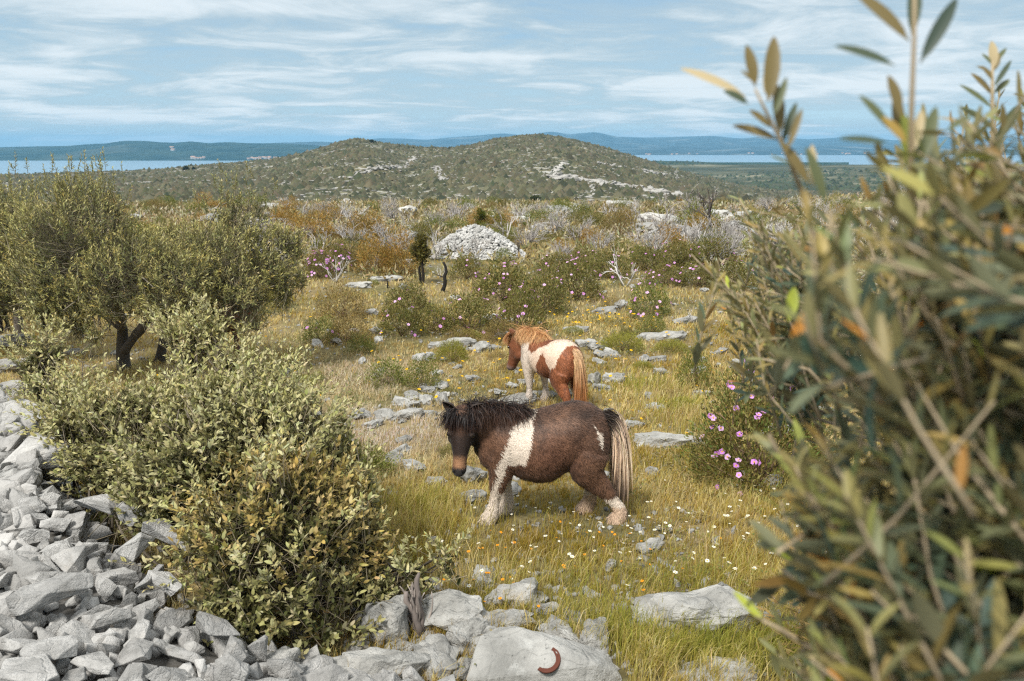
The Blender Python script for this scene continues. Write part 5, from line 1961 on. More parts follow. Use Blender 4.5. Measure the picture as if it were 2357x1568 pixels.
# twig against the sky with the long pale leaf
V, pl = tube([at(2010, 900, .98), at(1880, 560, .9), at(1845, 440, .86), at(1805, 340, .84), at(1762, 255, .82), at(1738, 205, .81)], [.0042, .0034, .0028, .0023, .0018, .0012], 6)
tw.add(V, pl, (.34, .27, .18))
LG, LD_, LP, LB_ = (.10, .115, .055), (.055, .075, .045), (.42, .34, .20), (.15, .115, .045)
for q in ((1715, 222, 1572, 146, .18, LP), (1768, 235, 1786, 78, .24, LB_), (1738, 200, 1722, 100, .28, LB_), (1722, 240, 1668, 205, .40, LD_), (1790, 322, 1690, 282, .26, LB_), (1775, 295, 1728, 250, .34, LB_),
          (1800, 330, 1835, 232, .2, LD_), (1812, 345, 1848, 246, .16, LB_), (1795, 310, 1790, 188, .24, LB_), (1760, 215, 1765, 150, .2, LP), (1735, 190, 1708, 160, .3, LB_), (1862, 425, 1800, 318, .24, LB_), (1870, 430, 1872, 330, .22, LP),
          (1900, 470, 1862, 335, .20, LG), (1820, 380, 1775, 355, .2, LG), (1782, 265, 1812, 175, .2, LG)):
    one(*q[:4], .83 + r.uniform(-.03, .03), q[4], q[5])
# tall central shoot leaving the frame at the top
V, pl = tube([at(2190, 900, .95), at(2120, 620, .85), at(2095, 430, .78), at(2098, 250, .74), at(2104, 90, .72), at(2106, -120, .70)], [.0045, .0038, .0031, .0026, .0021, .0014], 6)
tw.add(V, pl, (.36, .28, .18))
for q in ((2060, 152, 1928, 95, .22, LD_), (2092, 95, 1975, -30, .26, LB_), (2118, 145, 2208, -15, .18, (.035, .055, .04)), (2098, 80, 2112, -60, .24, LD_), (2072, 265, 2050, 170, .3, LB_), (2050, 300, 1985, 215, .26, LG), (2085, 330, 2035, 265, .36, (.30, .20, .05)),
          (2096, 400, 2085, 255, .26, (.20, .22, .04)), (2110, 390, 2160, 240, .22, LG), (2045, 330, 1935, 312, .2, LD_), (2180, 300, 2240, 260, .24, LG), (2100, 350, 2125, 250, .24, LP), (2070, 320, 2065, 215, .3, LB_)):
    one(*q[:4], .75 + r.uniform(-.03, .04), q[4], q[5])
# sharper small shoot at the right top
V, pl = tube([at(2300, 640, 1.25), at(2285, 400, 1.2), at(2284, 250, 1.18), at(2284, 140, 1.17)], [.005, .004, .003, .0016], 6)
tw.add(V, pl, (.34, .27, .17))
for q in ((2284, 150, 2262, 122, .34, LG), (2284, 150, 2318, 108, .22, LG), (2286, 160, 2286, 92, .34, LP), (2284, 170, 2250, 150, .3, LB_), (2288, 200, 2330, 135, .16, LD_), (2284, 220, 2240, 165, .28, LB_), (2284, 250, 2215, 190, .2, LG),
          (2286, 165, 2300, 120, .36, LB_), (2284, 185, 2262, 150, .36, LB_), (2288, 215, 2325, 180, .3, LG), (2290, 300, 2215, 240, .24, LG), (2290, 330, 2350, 235, .22, LD_)):
    one(*q[:4], 1.18 + r.uniform(-.03, .03), q[4], q[5])
# twigs reaching left over the meadow
hand([(1790, 800, 1.85), (1740, 740, 1.85), (1690, 690, 1.85), (1635, 630, 1.85), (1590, 585, 1.85)], .0035, 10, .062, .75)
hand([(1880, 880, 1.75), (1810, 820, 1.78), (1745, 770, 1.8), (1690, 735, 1.82)], .0035, 9, .060, .8)
hand([(1800, 620, 1.9), (1760, 560, 1.9), (1725, 500, 1.9), (1700, 455, 1.9)], .003, 10, .055, .75)
hand([(1905, 900, 1.3), (1860, 850, 1.3), (1800, 838, 1.3), (1755, 826, 1.3)], .0035, 7, .060, .8)
hand([(1980, 1230, .92), (1880, 1130, .88), (1800, 1060, .85), (1770, 1000, .84)], .0042, 8, .062, .9)
hand([(2060, 1420, .95), (1960, 1300, .9), (1890, 1200, .86), (1850, 1090, .84)], .0042, 9, .062, .9)
hand([(1960, 1560, .85), (1880, 1500, .83), (1800, 1450, .82), (1740, 1420, .82)], .0035, 6, .058, .9)
hand([(2020, 1420, 1.0), (1950, 1350, .98), (1880, 1330, .97), (1850, 1335, .97)], .0035, 6, .060, .9)
# bare bent bough, and the orange leaves
V, pl = tube([at(2380, 700, 1.0), at(2325, 640, 1.0), at(2300, 760, 1.0), at(2290, 820, 1.0), at(2200, 840, 1.02), at(2080, 842, 1.05)], [.008, .007, .0065, .006, .005, .003], 6)
tw.add(V, pl, (.33, .25, .18))
OR = (.55, .19, .015)
for q in ((2100, 770, 2170, 840, .24, OR), (2110, 830, 2125, 735, .28, OR), (1965, 912, 2090, 950, .16, (.40, .18, .05)), (2330, 740, 2420, 810, .25, OR), (2060, 1390, 2110, 1330, .3, (.42, .22, .05)), (1815, 740, 1830, 660, .36, (.30, .34, .05)), (1850, 1040, 1830, 965, .26, (.33, .36, .10)), (2150, 1020, 2030, 960, .2, (.30, .15, .05)), (2200, 1490, 2270, 1540, .3, (.4, .3, .06))):
    one(*q[:4], .92 + r.uniform(-.05, .08), q[4], q[5])
link('foliage', acc.mesh('foliage', M_OLIVE, True, origin=root), th)
link('twigs', tw.mesh('twigs', M_BARK, True, origin=root), th)
tr = Acc()
V, pl = tube(wander(root + np.array([0, 0, -.15]), root + np.array([.05, .05, 2.0]), 10, .05, r), np.linspace(.15, .05, 10), 10)
tr.add(V, pl, (.12, .10, .085))
link('trunk', tr.mesh('trunk', M_BARK, True, origin=root), th)
# ================================================================ ponies
def ring_loft(bm, stations, seg=22):
    """closed skin through sections: (centre, right, up, half width, height up, height down)"""
    rings = []
    for (c, rt, up, w, hu, hd) in stations:
        c, rt, up = Vector(c), Vector(rt), Vector(up)
        ring = []
        for k in range(seg):
            a = 2 * math.pi * k / seg
            ca, sa = math.cos(a), math.sin(a)
            ca = math.copysign(abs(ca) ** .92, ca)
            sa = math.copysign(abs(sa) ** .92, sa)
            ring.append(bm.verts.new(c + rt * (w * ca) + up * ((hu if sa > 0 else hd) * sa)))
        rings.append(ring)
    for a, b in zip(rings[:-1], rings[1:]):
        for k in range(seg):
            bm.faces.new((a[k], a[(k + 1) % seg], b[(k + 1) % seg], b[k]))
    for ring, rev in ((rings[0], True), (rings[-1], False)):
        bm.faces.new(ring[::-1] if rev else ring)


def chain(bm, pts, seg=14):
    """a limb: round sections along joints (x, y, z, radius fore-aft, radius across)"""
    P = np.array([p[:3] for p in pts], float)
    # smooth resample
    n = len(P)
    t = np.linspace(0, n - 1, (n - 1) * 4 + 1)
    def cr(v):
        out = []
        for q in t:
            i = int(min(q, n - 2))
            f = q - i
            p0, p1, p2, p3 = v[max(i - 1, 0)], v[i], v[i + 1], v[min(i + 2, n - 1)]
            out.append(.5 * (2 * p1 + (p2 - p0) * f + (2 * p0 - 5 * p1 + 4 * p2 - p3) * f * f + (3 * p1 - p0 - 3 * p2 + p3) * f ** 3))
        return np.array(out)
    C = cr(P)
    RA = cr(np.array([[p[3], p[4]] for p in pts]))
    T = unit(np.gradient(C, axis=0))
    st = []
    for c, tg, ra in zip(C, T, RA):
        fore = unit(np.array([1, 0, 0]) - tg * tg[0])
        side = unit(np.cross(tg, fore))
        st.append((c, side, fore, ra[1], ra[0], ra[0]))
    ring_loft(bm, st, seg)


def ball(bm, c, r, rot=None):
    m = Matrix.Translation(c) @ (rot.to_matrix().to_4x4() if rot else Matrix()) @ Matrix.Diagonal((*r, 1))
    bmesh.ops.create_uvsphere(bm, u_segments=20, v_segments=14, radius=1, matrix=m)


class Pony:
    def __init__(s, label, base, yaw, scale, pose, coat, seed, hair, fur_n=42000, mane_n=1500, tail_n=1300, voxel=.013):
        s.r = np.random.default_rng(seed)
        s.pose, s.coat = pose, coat
        s.root = thing('pony', label, 'pony', base, (0, 0, yaw))
        s.root.scale = (scale,) * 3
        s.seed = seed
        s.body(voxel)
        s.face()
        s.fur(fur_n)
        s.mane(mane_n, hair)
        s.tail(tail_n, hair)
        s.hooves()

    # ---- the continuous body
    def body(s, voxel):
        p = s.pose
        bm = bmesh.new()
        X, Yv, Zv = Vector((1, 0, 0)), Vector((0, 1, 0)), Vector((0, 0, 1))
        tor = [(-.445, .76, .64, .05), (-.425, .865, .56, .125), (-.37, .94, .51, .178), (-.28, .995, .49, .212), (-.17, 1.015, .475, .235), (-.07, 1.0, .425, .250), (.04, .97, .345, .262), (.15, .94, .338, .262),
               (.27, .925, .36, .246), (.40, .945, .42, .214), (.52, .93, .475, .188), (.62, .87, .52, .145), (.68, .79, .58, .08)]
        lf = p.get('belly', 0)
        tor = [(x, a, b + lf * max(0, min(1, (.52 - b) / .12)), w) for x, a, b, w in tor]
        ring_loft(bm, [((x, 0, (a + b) / 2), Yv, Zv, w, (a - b) / 2, (a - b) / 2) for x, a, b, w in tor], 28)
        # neck
        N = p['neck']
        pts = np.array([q[:3] for q in N], float)
        T = unit(np.gradient(pts, axis=0))
        st = []
        for (q, tg) in zip(N, T):
            up = unit(np.array([0, 0, 1.]) - tg * tg[2])
            if abs(tg[2]) > .9:
                up = unit(np.array([-1., 0, 0]) - tg * -tg[0])
            st.append((q[:3], np.cross(up, tg), up, q[4], q[3], q[3]))
        ring_loft(bm, st, 20)
        # muscles
        for sg in (1, -1):
            ball(bm, (-.255, sg * .11, .68), (.165, .12, .25), Euler((0, .25, 0)))
            ball(bm, (.41, sg * .12, .64), (.15, .105, .24), Euler((0, -.25, 0)))
            ball(bm, (.54, sg * .09, .60), (.10, .09, .13))
        # legs
        for key in ('fn', 'ff', 'hn', 'hf'):
            chain(bm, p[key])
        # head
        P, d, n = (unit(np.array(v, float)) if i else np.array(v, float) for i, v in enumerate(p['head']))
        n = unit(n - d * (n @ d))
        rt = np.cross(d, n)
        k = p.get('hs', 1.0)
        s.hP, s.hd, s.hn, s.hr, s.hk = P, d, n, rt, k
        hst = [(-.055, .055, .050, .0), (-.02, .092, .100, .0), (.05, .104, .128, .004), (.12, .112, .140, .006), (.165, .114, .142, .006), (.22, .100, .138, .004), (.28, .078, .112, .000), (.34, .064, .086, -.002),
               (.40, .060, .074, -.002), (.445, .064, .070, .0), (.48, .060, .062, .0), (.503, .046, .046, -.006), (.515, .022, .024, -.012)]
        ring_loft(bm, [(P + d * (t * k) + n * (fo * k - dp * k + .10 * k), rt, n, w * k, dp * k, dp * k) for t, w, dp, fo in hst], 20)
        ball(bm, P + d * .02 * k - n * .02 * k, (.105 * k, .105 * k, .11 * k))
        for sg in (1, -1):    # brow and cheek
            ball(bm, P + d * .145 * k + rt * sg * .092 * k + n * .062 * k, (.030 * k,) * 3)
            ball(bm, P + d * .205 * k + rt * sg * .055 * k - n * .10 * k, (.075 * k, .05 * k, .075 * k))
            ball(bm, P + d * .472 * k + rt * sg * .040 * k + n * .058 * k, (.024 * k,) * 3)
        me = bpy.data.meshes.new('body')
        bm.to_mesh(me)
        bm.free()
        o = bpy.data.objects.new('body', me)
        COL.objects.link(o)
        m = o.modifiers.new('r', 'REMESH')
        m.mode = 'VOXEL'
        m.voxel_size = voxel
        m2 = o.modifiers.new('s', 'SMOOTH')
        m2.factor = .5
        m2.iterations = 7
        dg = bpy.context.evaluated_depsgraph_get()
        me2 = bpy.data.meshes.new_from_object(o.evaluated_get(dg))
        bpy.data.objects.remove(o)
        V = np.empty(len(me2.vertices) * 3, np.float32)
        me2.vertices.foreach_get('co', V)
        V = V.reshape(-1, 3).astype(float)
        F = np.array([list(q.vertices) for q in me2.polygons if len(q.vertices) == 4])
        Nn = np.empty(len(V) * 3, np.float32)
        me2.vertices.foreach_get('normal', Nn)
        s.N = Nn.reshape(-1, 3).astype(float)
        # nostril and mouth hollows
        t, lat, nn = (V - P) @ d / k, (V - P) @ rt / k, (V - P) @ n / k
        for sg in (1, -1):
            g = np.exp(-(((t - .478) / .014) ** 2 + ((lat - sg * .040) / .011) ** 2)) * (nn > .03)
            V = V - s.N * (g * .016 * k)[:, None]
        s.V, s.F = V, F
        s.ht, s.hl, s.hh = t, lat, nn
        s.onhead = (t > -.04) & (t < .56) & (np.abs(lat) < .15) & (nn > -.22) & (nn < .13)
        if p.get('headmin') is not None:
            s.onhead &= V[:, 0] > p['headmin']
        s.C = s.coat(s)
        bpy.data.meshes.remove(me2)
        b = link('body', np_mesh('body', V, [F], s.C, M_FUR, True), s.root)
        s.bodyobj = b

    def face(s):
        P, d, n, rt, k = s.hP, s.hd, s.hn, s.hr, s.hk
        M = s.root
        for sg in (1, -1):
            bm = bmesh.new()
            bmesh.ops.create_uvsphere(bm, u_segments=16, v_segments=10, radius=.0205 * k)
            me = bpy.data.meshes.new('eye')
            bm.to_mesh(me)
            bm.free()
            for q in me.polygons:
                q.use_smooth = True
            me.materials.append(M_EYE)
            link('eye', me, M, loc=P + d * .158 * k + rt * sg * .1035 * k + n * .052 * k)
            # ear: a curled leaf-shaped cup
            ax = unit(-d * .55 + rt * sg * .8 + n * .1)
            out = unit(n * .7 + rt * sg * .6 - ax * ((n * .7 + rt * sg * .6) @ ax))
            sd = np.cross(ax, out)
            b0 = P - d * .045 * k + rt * sg * .078 * k + n * .03 * k
            rows = []
            L = .115 * k
            for q, w in zip(np.linspace(0, 1, 9), (.022, .030, .036, .037, .034, .028, .020, .011, .002)):
                for a in np.linspace(-1.9, 1.9, 11):
                    rows.append(b0 + ax * (L * q) + sd * (math.sin(a) * w * k) + out * (-math.cos(a) * w * k * .8))
            F = [[i * 11 + j, i * 11 + j + 1, (i + 1) * 11 + j + 1, (i + 1) * 11 + j] for i in range(8) for j in range(10)]
            c = s.pose.get('earc', (.035, .022, .016))
            me = np_mesh('ear', np.array(rows), [np.array(F)], np.tile(c, (len(rows), 1)), M_FUR, True)
            e = link('ear', me, M)
            md = e.modifiers.new('t', 'SOLIDIFY')
            md.thickness = .006

    def nearest_col(s, Q):
        # nearest body vertex colour through a coarse grid
        from mathutils import kdtree
        if not hasattr(s, 'kd'):
            s.kd = kdtree.KDTree(len(s.V))
            for i, v in enumerate(s.V):
                s.kd.insert(v, i)
            s.kd.balance()
        return np.array([s.kd.find(q)[1] for q in Q])

    # ---- coat: short hairs lying on the body
    def fur(s, n):
        r = s.r
        V, F = s.V, s.F
        a, b, c, e = (V[F[:, i]] for i in range(4))
        area = np.linalg.norm(np.cross(c - a, e - b), axis=1)
        # more hairs on the belly line and fetlocks
        zc = (a[:, 2] + c[:, 2]) / 2
        area = area * np.where(zc < .2, 2.0, 1.0)
        fi = r.choice(len(F), n, p=area / area.sum())
        u, v = r.uniform(0, 1, (n, 1)), r.uniform(0, 1, (n, 1))
        P = (a[fi] * (1 - u) + b[fi] * u) * (1 - v) + (e[fi] * (1 - u) + c[fi] * u) * v
        vi = F[fi, r.integers(0, 4, n)]
        N = unit(s.N[vi])
        flow = np.tile([-.75, 0, -.65], (n, 1))
        hd = s.onhead[vi]
        flow[hd] = s.hd
        leg = P[:, 2] < .38
        flow[leg] = [-.12, 0, -1]
        flow = flow + r.normal(0, .22, (n, 3)) + .5 * np.stack([fbm(P[:, 0] * 7, P[:, 1] * 7, P[:, 2] * 7, s=q) for q in (1, 2, 3)], -1)
        T = unit(flow - N * np.sum(flow * N, 1, keepdims=True))
        lift = r.uniform(.12, .5, n)[:, None]
        D = unit(T + N * lift)
        L = np.full(n, .032)
        L[hd] = .010
        belly = (P[:, 2] < .50) & (N[:, 2] < -.1) & (np.abs(P[:, 0]) < .6)
        L[belly] = .045 if not s.pose.get('belly') else .03
        low = P[:, 2] < .21
        L[low] = .026 + .045 * sstep(.14, .04, P[low, 2])
        D[low] = unit(D[low] + np.array([-.25, 0, -.2]) + N[low] * .3)
        L = L * np.where((s.C[vi][:, 0] > .3) & (P[:, 2] > .25), .62, 1)
        L = (L * r.uniform(.6, 1.4, n))[:, None]
        S = unit(np.cross(D, N))
        w = np.where(hd, .0012, .0022)[:, None]
        tuft = fbm(P[:, 0] * 26, P[:, 1] * 26, P[:, 2] * 26, s=31)
        C = s.C[vi] * np.where(s.C[vi][:, :1] > .3, r.uniform(.8, 1.12, (n, 1)) * (1 + .18 * tuft[:, None]), r.uniform(.66, 1.6, (n, 1)) * (1.12 + .6 * tuft[:, None]))
        m = P + D * L * .55
        e2 = P + unit(T + N * lift * .5 + np.array([0, 0, -.15])) * L
        Vh = np.stack([P - S * w, P + S * w, m + S * w * .8, m - S * w * .8, e2], 1)
        bb = np.arange(n)[:, None] * 5
        me = np_mesh('coat_hair', Vh.reshape(-1, 3), [bb + np.array([[0, 1, 2, 3]]), bb + np.array([[3, 2, 4]])], np.repeat(C, 5, 0), M_FUR)
        link('coat_hair', me, s.root)

    # ---- long hair
    def strands(s, name, roots, d0, length, cols, gravity, w=.0028, seg=9, curl=.10, spheres=(), stiff=0.0):
        r = s.r
        n = len(roots)
        p = np.array(roots, float)
        v = unit(np.array(d0, float))
        L = np.broadcast_to(length, (n,)) / seg
        pts = [p.copy()]
        ncl = max(8, n // 14)
        cl = np.argsort(np.argsort(roots @ np.array([1.0, .35, .2]))) * ncl // n
        drift = r.normal(0, curl * 1.6, (ncl, 3))[np.clip(cl + r.integers(-3, 4, n), 0, ncl - 1)] + r.normal(0, curl * .45, (n, 3))
        for k in range(seg):
            g = gravity * (1 - stiff * max(0, 1 - k / 3))
            v = unit(v + np.array([0, 0, -1.0]) * g + drift * .5 + r.normal(0, curl * .4, (n, 3)))
            p = p + v * L[:, None]
            for (c, rad) in spheres:
                dv = p - np.asarray(c)
                ds = np.linalg.norm(dv, axis=1)
                ins = ds < rad
                if ins.any():
                    p[ins] = np.asarray(c) + dv[ins] / ds[ins, None] * rad
                    v[ins] = unit(v[ins] + dv[ins] / ds[ins, None] * .3)
            pts.append(p.copy())
        pts = np.stack(pts, 1)
        T = unit(np.gradient(pts, axis=1))
        S = unit(np.cross(T, r.normal(0, 1, (n, 1, 3)) + np.array([0, 0, .01])))
        t = np.linspace(0, 1, seg + 1)
        ww = w * (1 - t ** 2 * .85)
        V = np.stack([pts - S * ww[None, :, None], pts + S * ww[None, :, None]], 2)
        k = (seg + 1) * 2
        b = np.arange(n)[:, None] * k
        f = [b + np.array([[2 * i, 2 * i + 1, 2 * i + 3, 2 * i + 2]]) for i in range(seg)]
        C = cols(n, t, r)            # (n, seg+1, 3)
        me = np_mesh(name, V.reshape(-1, 3), f, np.repeat(C, 2, 1).reshape(-1, 3), M_HAIR)
        link(name, me, s.root)

    def neck_spheres(s):
        out = []
        N = s.pose['neck']
        for a, b in zip(N[:-1], N[1:]):
            for q in (0, .5):
                c = np.array(a[:3]) * (1 - q) + np.array(b[:3]) * q
                ra = (a[4] * (1 - q) + b[4] * q) * .98
                rv = (a[3] * (1 - q) + b[3] * q)
                out.append((c + np.array([0, 0, rv - ra]), ra))
                out.append((c - np.array([0, 0, max(rv - ra, 0)]), ra))
        k = s.hk
        for t, q in ((.03, .112), (.11, .118), (.18, .115)):
            out.append((s.hP + s.hd * t * k - s.hn * .03 * k, q * k))
        return out

    def mane(s, n, hair):
        r = s.r
        N = s.pose['neck']
        crest = []
        for q in N:
            crest.append(np.array(q[:3]) + np.array([0, 0, q[3] * .93]))
        crest = np.array(s.pose.get('crest', crest))
        q = r.uniform(0, 1, n) ** .9 * (len(crest) - 1)
        i = np.minimum(q.astype(int), len(crest) - 2)
        f = (q - i)[:, None]
        root = crest[i] * (1 - f) + crest[i + 1] * f
        tg = unit(crest[i + 1] - crest[i])
        lat = unit(np.cross(tg, np.array([0, 0, 1.])))
        side = np.where(r.uniform(0, 1, n) < s.pose.get('manside', .5), 1, -1)[:, None]
        root = root + lat * r.normal(0, .014, (n, 1))
        d0 = np.array([0, 0, 1.0]) * s.pose.get('maneup', .9) + lat * side * r.uniform(.1, .8, (n, 1)) + tg * r.uniform(-.9, .0, (n, 1)) + r.normal(0, .15, (n, 3))
        tl = q / (len(crest) - 1)
        L = s.pose.get('manelen', .2) * r.uniform(.55, 1.15, n) * (1 - .25 * np.abs(tl - .5))
        s.strands('mane', root, d0, L, hair['mane'], s.pose.get('maneg', .32), .0020, 9, .06, s.neck_spheres())
        # forelock
        m = int(n * .5)
        P, d, nn, rt, k = s.hP, s.hd, s.hn, s.hr, s.hk
        la = r.normal(0, .045, (m, 1)) * k
        root = P - d * (.045 * k) + rt * la + nn * (.06 * k) + d * r.uniform(-.02, .03, (m, 1))
        d0 = nn * .75 + d * r.uniform(.0, .5, (m, 1)) + rt * np.sign(la) * r.uniform(.0, s.pose.get('forespread', 1.1), (m, 1)) + r.normal(0, .12, (m, 3))
        s.strands('forelock', root, d0, s.pose.get('forelen', .20) * r.uniform(.6, 1.15, m), hair['fore'], .30, .0020, 9, .05, s.neck_spheres())

    def tail(s, n, hair):
        r = s.r
        root = np.array([-.415, 0, .865]) + r.normal(0, 1, (n, 3)) * np.array([.022, .036 * s.pose.get('tailspread', 1), .03])
        d0 = np.array([-.75, 0, .05]) + r.normal(0, .20 * s.pose.get('tailspread', 1), (n, 3)) * np.array([1, .9, 1])
        L = s.pose.get('taillen', .70) * np.clip(r.normal(.86, .14, n), .45, 1.12)
        sw = np.array(s.pose.get('tailsway', (0, 0, 0)))
        s.strands('tail', root, d0 + sw, L, hair['tail'], .62, .0023, 14, .035)

    def hooves(s):
        p = s.pose
        for key in ('fn', 'ff', 'hn', 'hf'):
            x, y, z = p[key][-1][:3]
            rows = []
            for (h, rr, dx) in ((.062, .040, -.012), (.05, .046, -.008), (.0, .056, .008), (-.012, .055, .008)):
                for a in np.linspace(0, 2 * np.pi, 19)[:-1]:
                    rows.append((x + dx + math.cos(a) * rr * 1.12, y + math.sin(a) * rr, h))
            F = [[i * 18 + j, i * 18 + (j + 1) % 18, (i + 1) * 18 + (j + 1) % 18, (i + 1) * 18 + j] for i in range(3) for j in range(18)]
            me = np_mesh('hoof', np.array(rows), [np.array(F), np.array([list(range(18))])], np.tile(p.get('hoofc', (.16, .13, .10)), (len(rows), 1)), M_HAIR, False)
            link('hoof', me, s.root)


M_EYE = mat_plain('pony_eye', (.012, .009, .007), .08, 0, .6)


def legs(fn=0., ff=0., hn=0., hf=0.):
    """four legs; each number moves that hoof fore (+) or aft (-)"""
    def fore(y, o):
        return [(.46, y, .60, .13, .09), (.45 + o * .1, y * 1.0, .48, .104, .080), (.45 + o * .35, y * .98, .38, .074, .062), (.445 + o * .62, y * .95, .275, .050, .045), (.445 + o * .8, y * .94, .19, .038, .035),
                (.45 + o * .95, y * .94, .105, .050, .046), (.475 + o, y * .94, .055, .047, .045), (.492 + o, y * .94, .015, .054, .05)]

    def hind(y, o):
        k = (.2, .5, .8, .92) if o > -.05 else (.0, -.05, .12, .55)
        return [(-.27, y, .64, .16, .11), (-.245 + o * k[0], y * 1.05, .50, .148, .098), (-.32 + o * k[1], y * 1.0, .39, .105, .072), (-.405 + o * k[2], y * .96, .285, .066, .050), (-.42 + o * k[3], y * .94, .19, .047, .040),
                (-.425 + o, y * .94, .105, .052, .046), (-.40 + o, y * .94, .055, .048, .045), (-.38 + o, y * .94, .015, .054, .05)]
    return {'fn': fore(.125, fn), 'ff': fore(-.125, ff), 'hn': hind(.135, hn), 'hf': hind(-.135, hf)}


def lerp_t(stops):
    def f(n, t, r):
        ts = np.array([q[0] for q in stops])
        C = np.stack([np.interp(t, ts, [q[1][i] for q in stops]) for i in range(3)], -1)
        return C[None] * r.uniform(.65, 1.35, (n, 1, 1)) * r.uniform(.93, 1.07, (n, 1, 3))
    return f


# ---------------------------------------------------------------- dark brown and white pony
def zxy(V, N=None):
    """side-on pattern coordinates of the pony's own flank"""
    y = np.abs(V[:, 1])
    zx = (1.3215 - V[:, 0]) / .0011827
    zy = (1.744 - .906 * V[:, 2] + .42 * (y - .12)) / .0011827
    return zx, zy


def coat_dark(s):
    V = s.V
    zx, zy = zxy(V)
    ja = 8 * fbm(V[:, 0] * 22, V[:, 1] * 22, V[:, 2] * 22, s=5) + 4 * fbm(V[:, 0] * 60, V[:, 1] * 60, V[:, 2] * 60, s=6)
    jb = 9 * fbm(V[:, 0] * 22, V[:, 1] * 22, V[:, 2] * 22, s=8)
    x, y = zx + ja, zy + jb
    n = .5 + .5 * fbm(V[:, 0] * 4, V[:, 1] * 4, V[:, 2] * 4, s=7)
    n = np.clip(n + .35 * fbm(V[:, 0] * 14, V[:, 1] * 14, V[:, 2] * 14, s=15), 0, 1)
    C = palette([(.026, .016, .011), (.062, .033, .021), (.110, .057, .034), (.068, .033, .020)], n, .0)
    # redder on flank and belly, darker on hips and over the back
    red = np.exp(-(((zx - 1080) / 190) ** 2 + ((zy - 1030) / 130) ** 2))
    C = C + (np.array([.078, .034, .020]) - C) * (red * .7)[:, None]
    dk = np.exp(-(((zx - 1330) / 110) ** 2 + ((zy - 740) / 60) ** 2)) + np.exp(-(((zx - 985) / 45) ** 2 + ((zy - 800) / 80) ** 2))
    C = C + (np.array([.022, .014, .011]) - C) * np.clip(dk * .8, 0, .9)[:, None]
    white = np.array([.62, .53, .44])
    band = inpoly(x, y, [(860, 780), (900, 730), (940, 640), (1010, 640), (985, 705), (945, 790), (948, 850), (942, 955), (915, 1030), (892, 1092), (850, 1085), (770, 1095), (752, 1130), (742, 1160), (715, 1235), (690, 1290), (662, 1290), (672, 1200),
                         (690, 1110), (725, 1030), (770, 935), (795, 860), (805, 830)])
    band &= ~s.onhead & (V[:, 2] > .10)
    wedge = inpoly(x, y, [(1352, 805), (1425, 888), (1420, 1000), (1396, 930), (1372, 865)]) & (V[:, 1] > 0)
    z = V[:, 2] + .018 * fbm(V[:, 0] * 30, V[:, 1] * 30, V[:, 2] * 30, s=9)
    fl = (V[:, 0] > .15) & (z < .30)
    hl_far = (V[:, 0] < -.2) & (V[:, 1] < 0) & (z < .40)
    hl_near = (V[:, 0] < -.2) & (V[:, 1] >= 0) & (z < .25)
    w = band | wedge | fl | hl_far | hl_near
    C[w] = white * (.92 + .16 * n[w])[:, None]
    hl = (V[:, 0] < -.2) & (z < .16)
    C[hl] = C[hl] * np.array([.85, .72, .62])
    # the head: dark, paler brown on the brow, tan above a black muzzle
    t, lat, nn = s.ht, s.hl, s.hh
    h = s.onhead
    ch = np.tile([.024, .015, .012], (len(V), 1))
    brow = np.exp(-(((t - .10) / .06) ** 2 + (lat / .05) ** 2))
    ch = ch + (np.array([.085, .042, .024]) - ch) * (brow * .8)[:, None]
    tan = sstep(.315, .375, t + .012 * fbm(V[:, 0] * 30, V[:, 1] * 30, V[:, 2] * 30, s=3)) * sstep(.455, .425, t)
    ch = ch + (np.array([.24, .125, .065]) - ch) * (tan * (.55 + .45 * np.exp(-(lat / .05) ** 2)))[:, None]
    mz = sstep(.425, .455, t)
    ch = ch + (np.array([.020, .017, .017]) - ch) * mz[:, None]
    eye = np.exp(-(((t - .14) / .022) ** 2 + ((np.abs(lat) - .10) / .016) ** 2))
    ch = ch + (np.array([.13, .10, .085]) - ch) * (eye * .55)[:, None]
    for sg in (1, -1):
        no = np.exp(-(((t - .478) / .013) ** 2 + ((lat - sg * .040) / .012) ** 2)) * (nn > .02)
        ch = ch * (1 - .8 * no)[:, None]
    C = np.where(h[:, None], ch, C)
    return np.clip(C, .004, 1)


POSE1 = dict(neck=[(.30, 0, .74, .20, .185), (.44, .0, .775, .185, .150), (.56, .03, .815, .165, .125), (.68, .06, .86, .135, .106), (.755, .09, .90, .11, .09)],
             head=((.765, .13, .945), (.05, .20, -.90), (.02, .92, .26)), hs=.94, headmin=.55, maneup=.42, manelen=.27, maneg=.26, manside=.25, forelen=.17, forespread=2.4, taillen=.72,
             tailsway=(-.25, .05, .15), earc=(.03, .019, .014), crest=[(.25, 0, .92), (.36, 0, .94), (.47, .0, .955), (.58, .02, .97), (.68, .06, .985), (.75, .09, .995)], **legs(.085, -.045, -.11, .12))
DARKH = {'mane': lerp_t([(0, (.016, .012, .012)), (.6, (.022, .014, .012)), (1, (.085, .040, .022))]), 'fore': lerp_t([(0, (.015, .012, .012)), (.7, (.020, .014, .013)), (1, (.06, .03, .02))]),
         'tail': None}


def tail_dark(n, t, r):
    c = lerp_t([(0, (.03, .022, .018)), (.10, (.05, .035, .028)), (.2, (.66, .50, .37)), (.62, (.86, .67, .50)), (.80, (.60, .42, .29)), (.9, (.09, .06, .045)), (1, (.05, .035, .03))])(n, t, r)
    d = lerp_t([(0, (.02, .015, .013)), (.35, (.03, .02, .018)), (.55, (.30, .22, .16)), (1, (.06, .04, .03))])(n, t, r)
    pick = r.uniform(0, 1, n) < .13
    c[pick] = d[pick]
    return c


